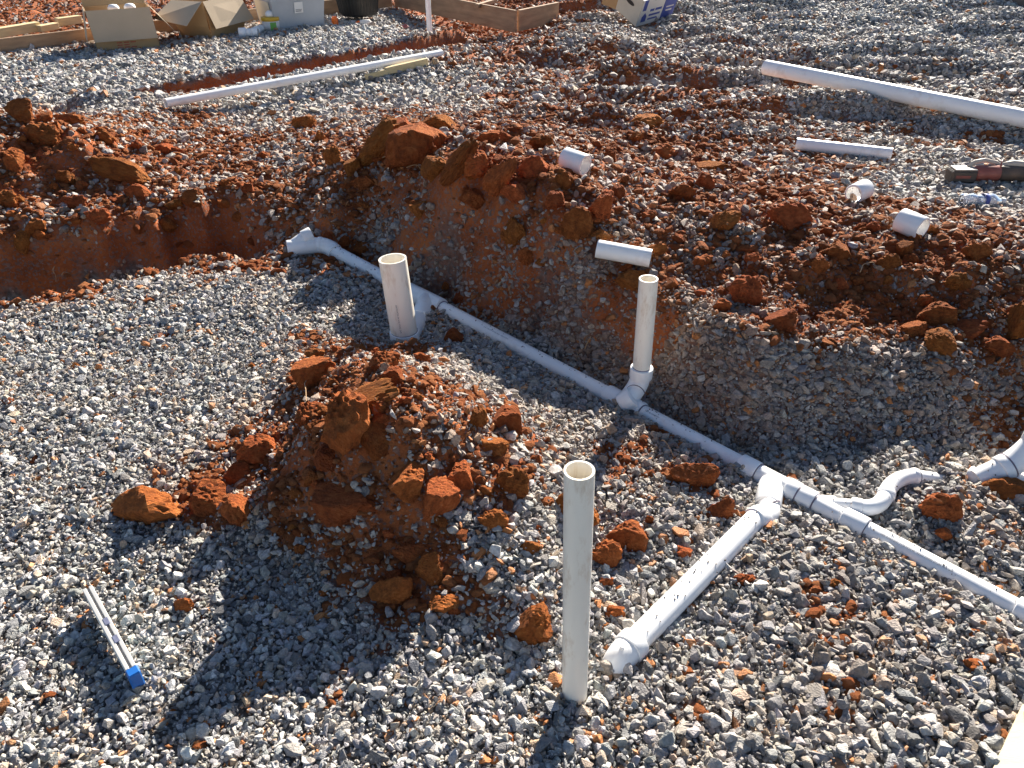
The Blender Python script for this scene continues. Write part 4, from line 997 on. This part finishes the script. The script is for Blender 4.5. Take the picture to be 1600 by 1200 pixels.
MARKS = [(540, 640, 'the tall pointed clod'), (484, 582, 'the pyramid shaped clod'), (596, 563, 'the pile top clod'), (575, 622, 'the long flat slab on the pile'), (528, 800, 'the wide wedge clod'), (640, 758, 'the knobbly clod'), (682, 790, 'the ochre pile clod'),
 (795, 655, 'the tan shoulder clod'), (670, 890, 'the bright crumbly foot clod'), (620, 930, 'the front foot clod'), (232, 797, 'the wide detached clod'), (372, 795, 'the third detached clod'), (402, 700, 'the flat clod at the pile edge'), (288, 945, 'the lone clod near the level'), (185, 1010, 'the spirit level'),
 (905, 900, 'the near standpipe shaft'), (900, 1080, 'the near standpipe foot'), (985, 838, 'the gravel topped clod'), (1092, 742, 'the angular tan clod'), (1130, 796, 'the clod by the near branch'), (960, 1030, 'the downturned elbow'), (1080, 915, 'the near branch pipe'), (1335, 815, 'the drain line coupling'), (1500, 910, 'the last stretch of drain line'), (1477, 797, 'the crumbly orange clod'), (1400, 760, 'the trap branch'), (1590, 1140, 'the plywood scrap'), (1545, 740, 'the wide elbow'),
 (650, 225, 'the largest clay block'), (588, 238, 'the leaning clay block'), (478, 190, 'the lone square clod'), (745, 322, 'the rounded bank clod'), (806, 370, 'the midway bank clod'), (905, 346, 'the pale bank clod'), (942, 322, 'the tall bank clod'), (898, 260, 'the printed coupling'), (1038, 238, 'the lone pointed clod'), (975, 400, 'the short offcut'), (1012, 440, 'the slim riser top'), (1170, 460, 'the brown clod in the cut'), (1226, 496, 'the orange clod below the cut'), (1238, 342, 'the smooth brown clod'),
 (1341, 305, 'the farther coupling'), (1421, 357, 'the coupling opening right'), (1391, 412, 'the tan clod under a coupling'), (1470, 510, 'the ledge cluster'), (1588, 500, 'the tall earth lump'), (1530, 318, 'the water bottle'), (1318, 232, 'the arm length offcut'), (475, 382, 'the far wye'), (615, 470, 'the wide riser'), (708, 524, 'the rounded clod by the wide riser'),
 (188, 268, 'the long slab on the mound'), (262, 352, 'the round clod above the trench'), (36, 383, 'the round clod near left edge'), (122, 318, 'the mid mound clod'), (300, 318, 'the mound end clod'), (30, 172, 'the mound crest clod'), (105, 188, 'the flat slab by the crest'), (620, 112, 'the wood stakes'), (480, 120, 'the long thin pipe'), (1200, 104, 'the long pipe end'), (1010, 190, 'the low lumpy far clod'), (990, 30, 'the printed carton'), (1400, 140, 'the long pipe')]
DIRS = ['right of', 'lower right of', 'below', 'lower left of', 'left of', 'upper left of', 'above', 'upper right of']
used_ = set()
ZONES = [
 ('clay lump', [(400, 650), (500, 545), (640, 545), (860, 680), (850, 900), (700, 980), (520, 950), (430, 860)], 46, (13, 30)),
 ('clay lump', [(0, 200), (60, 180), (260, 220), (420, 240), (440, 340), (330, 350), (160, 360), (0, 390)], 36, (11, 26)),
 ('clay lump', [(460, 220), (640, 180), (900, 230), (1200, 300), (1550, 380), (1590, 480), (1300, 500), (1000, 500), (800, 400), (560, 320)], 70, (11, 30)),
 ('clay bit on gravel', [(920, 720), (1150, 760), (1580, 900), (1590, 1150), (1000, 1180), (940, 1000)], 26, (10, 26)),
 ('clay bit on gravel', [(20, 560), (380, 500), (420, 620), (300, 760), (380, 900), (300, 1150), (20, 1150)], 12, (7, 15)),
 ('clay bit on upper gravel', [(450, 160), (800, 90), (1200, 90), (1400, 200), (1150, 240), (800, 180)], 20, (7, 15)),
]
for lab, poly, n_, (s0_, s1_) in ZONES:
    xs = [p[0] for p in poly]; ys = [p[1] for p in poly]; k = tries = 0
    while k < n_ and tries < 2500:
        tries += 1
        x_, y_ = random.uniform(min(xs), max(xs)), random.uniform(min(ys), max(ys))
        if not inpoly(np.array([x_]), np.array([y_]), poly)[0]: continue
        q_ = W(x_, y_)
        if any(np.linalg.norm(q_ - (a_ + (b_ - a_) * np.clip(np.dot(q_ - a_, b_ - a_) / np.dot(b_ - a_, b_ - a_), 0, 1))) < r_ + .03 for a_, b_, r_ in AXES): continue
        near_ = sorted(MARKS, key=lambda m_: (m_[0] - x_) ** 2 + (m_[1] - y_) ** 2)[:2]; key = None
        for m_ in near_:
            di = int(round(math.atan2(y_ - m_[1], x_ - m_[0]) / (math.pi / 4))) % 8
            if (m_[2], di) not in used_ and 18 < math.hypot(m_[0] - x_, m_[1] - y_) < 260: key = (m_[2], di); break
        if key is None: continue
        used_.add(key)
        s_ = s0_ + (s1_ - s0_) * random.random() ** 2
        size = 'tiny' if s_ < 11 else ('small' if s_ < 19 else 'middling')
        clod(x_, y_, s_ * random.uniform(.9, 1.4), s_ * random.uniform(.7, 1.0), '%s red %s %s %s' % (size, lab, DIRS[key[1]], key[0]), tilt=random.uniform(-30, 30), group='scattered small clods', small=True); k += 1

# ------------------------------------------------------------------ dry roots
def root_(px, py, dx, dy, label, lift=.02):
    a_ = W(px, py); b_ = W(px + dx, py + dy); L_ = np.linalg.norm(b_ - a_) + .02
    pts_ = []
    for t in np.linspace(0, 1, 9):
        p_ = a_ * (1 - t) + b_ * t; p_ = p_ + np.array([noise2(t * 3 + px, 0.5, 3), noise2(t * 3 + py, 2.5, 4), 0]) * L_ * .16 + [0, 0, .012 + lift * math.sin(t * math.pi)]
        pts_.append(p_ - a_)
    v, f = tube(pts_, list(np.linspace(.0026, .0012, 9)), 6)
    o = mesh_obj('dry_root', v, f, M['root'], True); o.location = a_; tag(o, label, 'root', 'dry roots')
for a_ in ((97, 437, 16, -6, 'short pale root at the dark trench wall, nearest left edge'), (85, 420, 8, 32, 'thin hanging root in the dark trench wall'), (1030, 690, 22, 30, 'forked dry root on gravel between drain line and near standpipe'), (1047, 342, 10, 14, 'small root sticking out of the bank above the offcut'),
           (912, 552, 12, -22, 'thin root on the bank left of the slim riser'), (600, 250, 12, 10, 'fine pale root below the leaning clay block'), (482, 598, -8, 14, 'thin twig left flank of the pile'), (455, 590, 26, 44, 'pale straw on gravel left of the pile') , (640, 265, 20, 6, 'short root beside the wedge clod'), (1340, 428, 30, -8, 'thin root in the bank below the right couplings')):
    root_(*a_)

# ------------------------------------------------------------------ crushed stone and clay crumbs
def stone_mesh(seed):
    import bmesh
    r_ = np.random.default_rng(seed); b = bmesh.new()
    n_ = int(r_.integers(11, 17))
    p_ = r_.normal(size=(n_, 3)); p_ /= np.linalg.norm(p_, axis=1)[:, None]; p_ *= r_.uniform(.82, 1.1, (n_, 1)); p_ *= np.array([1.22, .95, .66]) * r_.uniform(.85, 1.18, 3)
    for q_ in p_: b.verts.new(q_)
    h = bmesh.ops.convex_hull(b, input=b.verts)
    bmesh.ops.delete(b, geom=[e for e in h['geom_unused'] if isinstance(e, bmesh.types.BMVert)], context='VERTS')
    bmesh.ops.bevel(b, geom=list(b.edges), offset=.07, segments=1, affect='EDGES') if seed % 2 else None
    me = bpy.data.meshes.new('stone'); b.to_mesh(me); b.free(); me.materials.append(M['stone'])
    return bpy.data.objects.new('stone', me)
STONES = [stone_mesh(500 + k) for k in range(28)]
CRUMBS = []
for k in range(10):
    w, f = clod_shape(700 + k, 2, 7, .6, .2, .12); me = bpy.data.meshes.new('crumb'); me.from_pydata([tuple(p) for p in w], [], f); me.materials.append(M['crumb']); CRUMBS.append(bpy.data.objects.new('crumb', me))

def scatter(name, protos, pos, rot, scl, col):
    n_ = len(pos); me = bpy.data.meshes.new(name); me.vertices.add(n_); me.vertices.foreach_set('co', pos.astype(np.float32).ravel())
    for an, arr in (('rot', rot), ('scl', scl)):
        at_ = me.attributes.new(an, 'FLOAT_VECTOR', 'POINT'); at_.data.foreach_set('vector', arr.astype(np.float32).ravel())
    at_ = me.attributes.new('col', 'FLOAT_COLOR', 'POINT'); at_.data.foreach_set('color', np.concatenate([col, np.ones((n_, 1))], 1).astype(np.float32).ravel())
    at_ = me.attributes.new('idx', 'INT', 'POINT'); at_.data.foreach_set('value', rng.integers(0, len(protos), n_).astype(np.int32))
    o = bpy.data.objects.new(name, me); C.objects.link(o)
    ng = bpy.data.node_groups.new(name + '_scatter', 'GeometryNodeTree')
    ng.interface.new_socket(name='Geometry', in_out='INPUT', socket_type='NodeSocketGeometry'); ng.interface.new_socket(name='Geometry', in_out='OUTPUT', socket_type='NodeSocketGeometry')
    N, L = ng.nodes, ng.links
    gi = N.new('NodeGroupInput'); go = N.new('NodeGroupOutput'); ip = N.new('GeometryNodeInstanceOnPoints'); g2 = N.new('GeometryNodeGeometryToInstance')
    for p_ in protos:
        oi = N.new('GeometryNodeObjectInfo'); oi.inputs['Object'].default_value = p_; oi.inputs['As Instance'].default_value = False
        L.new(oi.outputs['Geometry'], g2.inputs[0])
    L.new(g2.outputs[0], ip.inputs['Instance']); ip.inputs['Pick Instance'].default_value = True
    def na(nm, ty):
        k = N.new('GeometryNodeInputNamedAttribute'); k.data_type = ty; k.inputs['Name'].default_value = nm; return k.outputs['Attribute']
    L.new(gi.outputs[0], ip.inputs['Points']); L.new(na('idx', 'INT'), ip.inputs['Instance Index']); L.new(na('rot', 'FLOAT_VECTOR'), ip.inputs['Rotation']); L.new(na('scl', 'FLOAT_VECTOR'), ip.inputs['Scale'])
    L.new(ip.outputs[0], go.inputs[0])
    md = o.modifiers.new('scatter', 'NODES'); md.node_group = ng
    return o

def field(s, y0, y1, margin=330):
    out = []
    for yc in np.arange(y0, y1, s):
        dep = yc * CP + CAMH * SP; half = (800 + margin) / F * dep
        xs = np.arange(-half, half, s); out.append(np.stack([xs, np.full_like(xs, yc)], 1))
    q = np.concatenate(out); return q + rng.uniform(-.5, .5, q.shape) * s
def axis_clear(x, y, z, k=.86, only_below=True):
    keep = np.ones(len(x), bool)
    for a_, b_, r_ in AXES:
        ab = b_ - a_; t = np.clip(((x - a_[0]) * ab[0] + (y - a_[1]) * ab[1] + (z - a_[2]) * ab[2]) / np.dot(ab, ab), 0, 1)
        d2 = (x - a_[0] - t * ab[0]) ** 2 + (y - a_[1] - t * ab[1]) ** 2 + (z - a_[2] - t * ab[2]) ** 2
        keep &= d2 > (r_ * k + .006) ** 2
    return keep
def slope_at(x, y, e=.02): return np.hypot((hz(x + e, y) - hz(x - e, y)) / (2 * e), (hz(x, y + e) - hz(x, y - e)) / (2 * e))
PS, RO, SC, CO = [], [], [], []
PAL = np.array([(.37, .36, .345), (.30, .295, .29), (.45, .44, .42), (.22, .22, .22), (.42, .385, .335), (.51, .48, .43), (.35, .305, .255), (.15, .148, .145), (.46, .36, .265), (.57, .545, .50), (.44, .30, .195), (.46, .23, .11)])
PAL = PAL * np.array([1.15, 1.16, 1.185])
PW = np.array([18, 16, 14, 13, 12, 8, 9, 9, 4, 4, 1.8, 1.1]); PW = PW / PW.sum()
for (s, y0, y1, rm) in ((.0122, .62, 3.2, .0084), (.0165, 3.2, 6.0, .0106), (.0265, 6.0, 13.6, .0160)):
    for layer in (0, 1, 2):
        if layer == 2 and y0 > 4: continue
        q = field(s * (1, 1.9, .9)[layer], y0, y1)
        x, y = q[:, 0], q[:, 1]; z = hz(x, y); d0 = dirt_raw(x, y, z); dn = dirt_noisy(x, y, d0)
        sl = slope_at(x, y)
        clump = noise2(x * 7, y * 7, 91)
        pr = 1 - dn * (.70 - .30 * clump) - .35 * sstep(.75, 1.0, d0) * dn
        pr = pr * (1 - .8 * sstep(.7, 1.6, sl) * sstep(.62, .85, d0))
        behind = inpoly(x, y, [tuple(fa[:2] + [-3, .3 + .4]), tuple(fa[:2] + [0, .05]), tuple(fb[:2]), tuple(fc[:2]), (fc[0] + 1.4, fc[1] + 2.4), (fc[0] + 1.0, 16), (-14, 16)])
        pr = np.where(behind, .10, pr); pr = np.where(inpoly(x, y, FAR_TRENCH), .06, pr)
        if layer == 2: pr = pr * np.clip((np.sqrt(1 + sl * sl) - 1.03) * 1.4, 0, 1)
        keep = rng.random(len(x)) < pr
        x, y, z, d0, dn = x[keep], y[keep], z[keep], d0[keep], dn[keep]
        n_ = len(x)
        r_ = np.clip(rm * np.exp(rng.normal(0, .46, n_)), rm * .36, rm * 2.7)
        big = sstep(1.6, .9, y) * sstep(.2, 1.2, x); r_ *= (1 + .22 * big) * (1 - .13 * sstep(.1, -.5, x) * (y < 3.4))
        if layer == 1: z = z + rng.uniform(.004, .013, n_); r_ *= .95
        z = z + r_ * rng.uniform(-.15, .45, n_)
        k_ = axis_clear(x, y, z)
        x, y, z, d0, dn, r_ = x[k_], y[k_], z[k_], d0[k_], dn[k_], r_[k_]; n_ = len(x)
        ci = rng.choice(len(PAL), n_, p=PW); c = PAL[ci] * rng.uniform(.78, 1.18, (n_, 1)) * (1 + rng.normal(0, .02, (n_, 3)))
        c = c * (1 - .20 * sstep(-.3, .5, x + .3 * noise2(x * 2, y * 2, 99)) * (1 - sstep(2.6, 3.6, y)))[:, None]
        # warm dust on the stones where clay has been worked over them
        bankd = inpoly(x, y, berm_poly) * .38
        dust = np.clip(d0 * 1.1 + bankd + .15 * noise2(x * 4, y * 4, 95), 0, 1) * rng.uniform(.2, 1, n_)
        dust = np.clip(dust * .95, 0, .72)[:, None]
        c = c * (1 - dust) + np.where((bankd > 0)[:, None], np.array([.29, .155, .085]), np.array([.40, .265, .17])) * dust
        full = (rng.random(n_) < .02 + .10 * d0)[:, None]
        c = np.where(full, np.array([.44, .17, .055]) * rng.uniform(.75, 1.2, (n_, 1)), c)
        PS.append(np.stack([x, y, z], 1)); SC.append(r_[:, None] * rng.uniform(.85, 1.18, (n_, 3))); CO.append(c)
        RO.append(np.stack([rng.normal(0, .55, n_), rng.normal(0, .55, n_), rng.uniform(0, 6.283, n_)], 1))
q = field(.0115, .62, 2.7); x, y = q[:, 0], q[:, 1]; z = hz(x, y); d0 = dirt_raw(x, y, z); dn = dirt_noisy(x, y, d0)
keep = rng.random(len(x)) < (1 - .6 * dn) * .75; x, y, z, d0 = x[keep], y[keep], z[keep], d0[keep]; n_ = len(x)
r_ = rng.uniform(.0028, .0062, n_); z = z + rng.uniform(.0, .014, n_); k_ = axis_clear(x, y, z); x, y, z, d0, r_ = x[k_], y[k_], z[k_], d0[k_], r_[k_]; n_ = len(x)
c = PAL[rng.choice(len(PAL), n_, p=PW)] * rng.uniform(.7, 1.1, (n_, 1)); dust = (np.clip(d0 + .1, 0, 1) * rng.uniform(.1, .7, n_))[:, None]; c = c * (1 - dust) + np.array([.36, .2, .11]) * dust
PS.append(np.stack([x, y, z], 1)); SC.append(r_[:, None] * rng.uniform(.8, 1.2, (n_, 3))); CO.append(c); RO.append(rng.uniform(0, 6.28, (n_, 3)))
# grit on top of the pipes
for a_, b_, r_ in AXES[:14]:
    L_ = np.linalg.norm(b_ - a_); d_ = (b_ - a_) / L_
    if abs(d_[2]) > .5: continue
    n_ = int(L_ * 55); t = rng.random(n_); th = rng.normal(0, .45, n_); side = np.cross(d_, [0, 0, 1]); side /= np.linalg.norm(side); upv = np.cross(side, d_)
    s_ = rng.uniform(.0011, .0034, n_)
    p_ = a_ + (b_ - a_) * t[:, None] + (r_ + s_ * .5)[:, None] * (np.sin(th)[:, None] * side + np.cos(th)[:, None] * upv)
    PS.append(p_); SC.append(np.repeat(s_[:, None], 3, 1)); RO.append(rng.uniform(0, 6, (n_, 3))); CO.append(np.array([.16, .13, .11]) * rng.uniform(.5, 1.4, (n_, 1)))
g_ = scatter('gravel', STONES, np.concatenate(PS), np.concatenate(RO), np.concatenate(SC), np.concatenate(CO))
tag(g_, 'grey crushed stone gravel spread over the whole site', 'gravel', kind='stuff')
NST = sum(len(p) for p in PS)

PS, RO, SC, CO = [], [], [], []
for (s, y0, y1, rm) in ((.0105, .8, 2.9, .0048), (.0155, 2.9, 6.0, .0064), (.038, 6.0, 14.0, .0105)):
    q = field(s, y0, y1, 260); x, y = q[:, 0], q[:, 1]; z = hz(x, y); d0 = dirt_raw(x, y, z); dn = dirt_noisy(x, y, d0)
    keep = rng.random(len(x)) < np.clip(dn * (.75 + .4 * noise2(x * 5, y * 5, 55)) * (1 - .85 * sstep(.6, 1.3, slope_at(x, y))), 0, 1) + .004
    x, y, z = x[keep], y[keep], z[keep]; n_ = len(x)
    r_ = np.clip(rm * np.exp(rng.normal(0, .65, n_)), rm * .4, rm * (4.2 if y0 < 5 else 2.6))
    z = z + r_ * .22; k_ = axis_clear(x, y, z, 1.0); x, y, z, r_ = x[k_], y[k_], z[k_], r_[k_]; n_ = len(x)
    mixv = rng.random((n_, 1)); c = np.array([.40, .112, .035]) * (1 - mixv) + np.array([.66, .275, .11]) * mixv
    PS.append(np.stack([x, y, z], 1)); RO.append(np.stack([rng.normal(0, .3, n_), rng.normal(0, .3, n_), rng.uniform(0, 6.28, n_)], 1)); SC.append(r_[:, None] * rng.uniform(.8, 1.25, (n_, 3)) * np.array([1.12, 1.12, .66])); CO.append(c)
g_ = scatter('clay_crumbs', CRUMBS, np.concatenate(PS), np.concatenate(RO), np.concatenate(SC), np.concatenate(CO))
tag(g_, 'loose crumbs of red clay strewn over the spoil and gravel', 'soil', kind='stuff')
print('stones', NST, 'crumbs', sum(len(p) for p in PS), 'terrain quads', len(quads.reshape(-1, 4)))
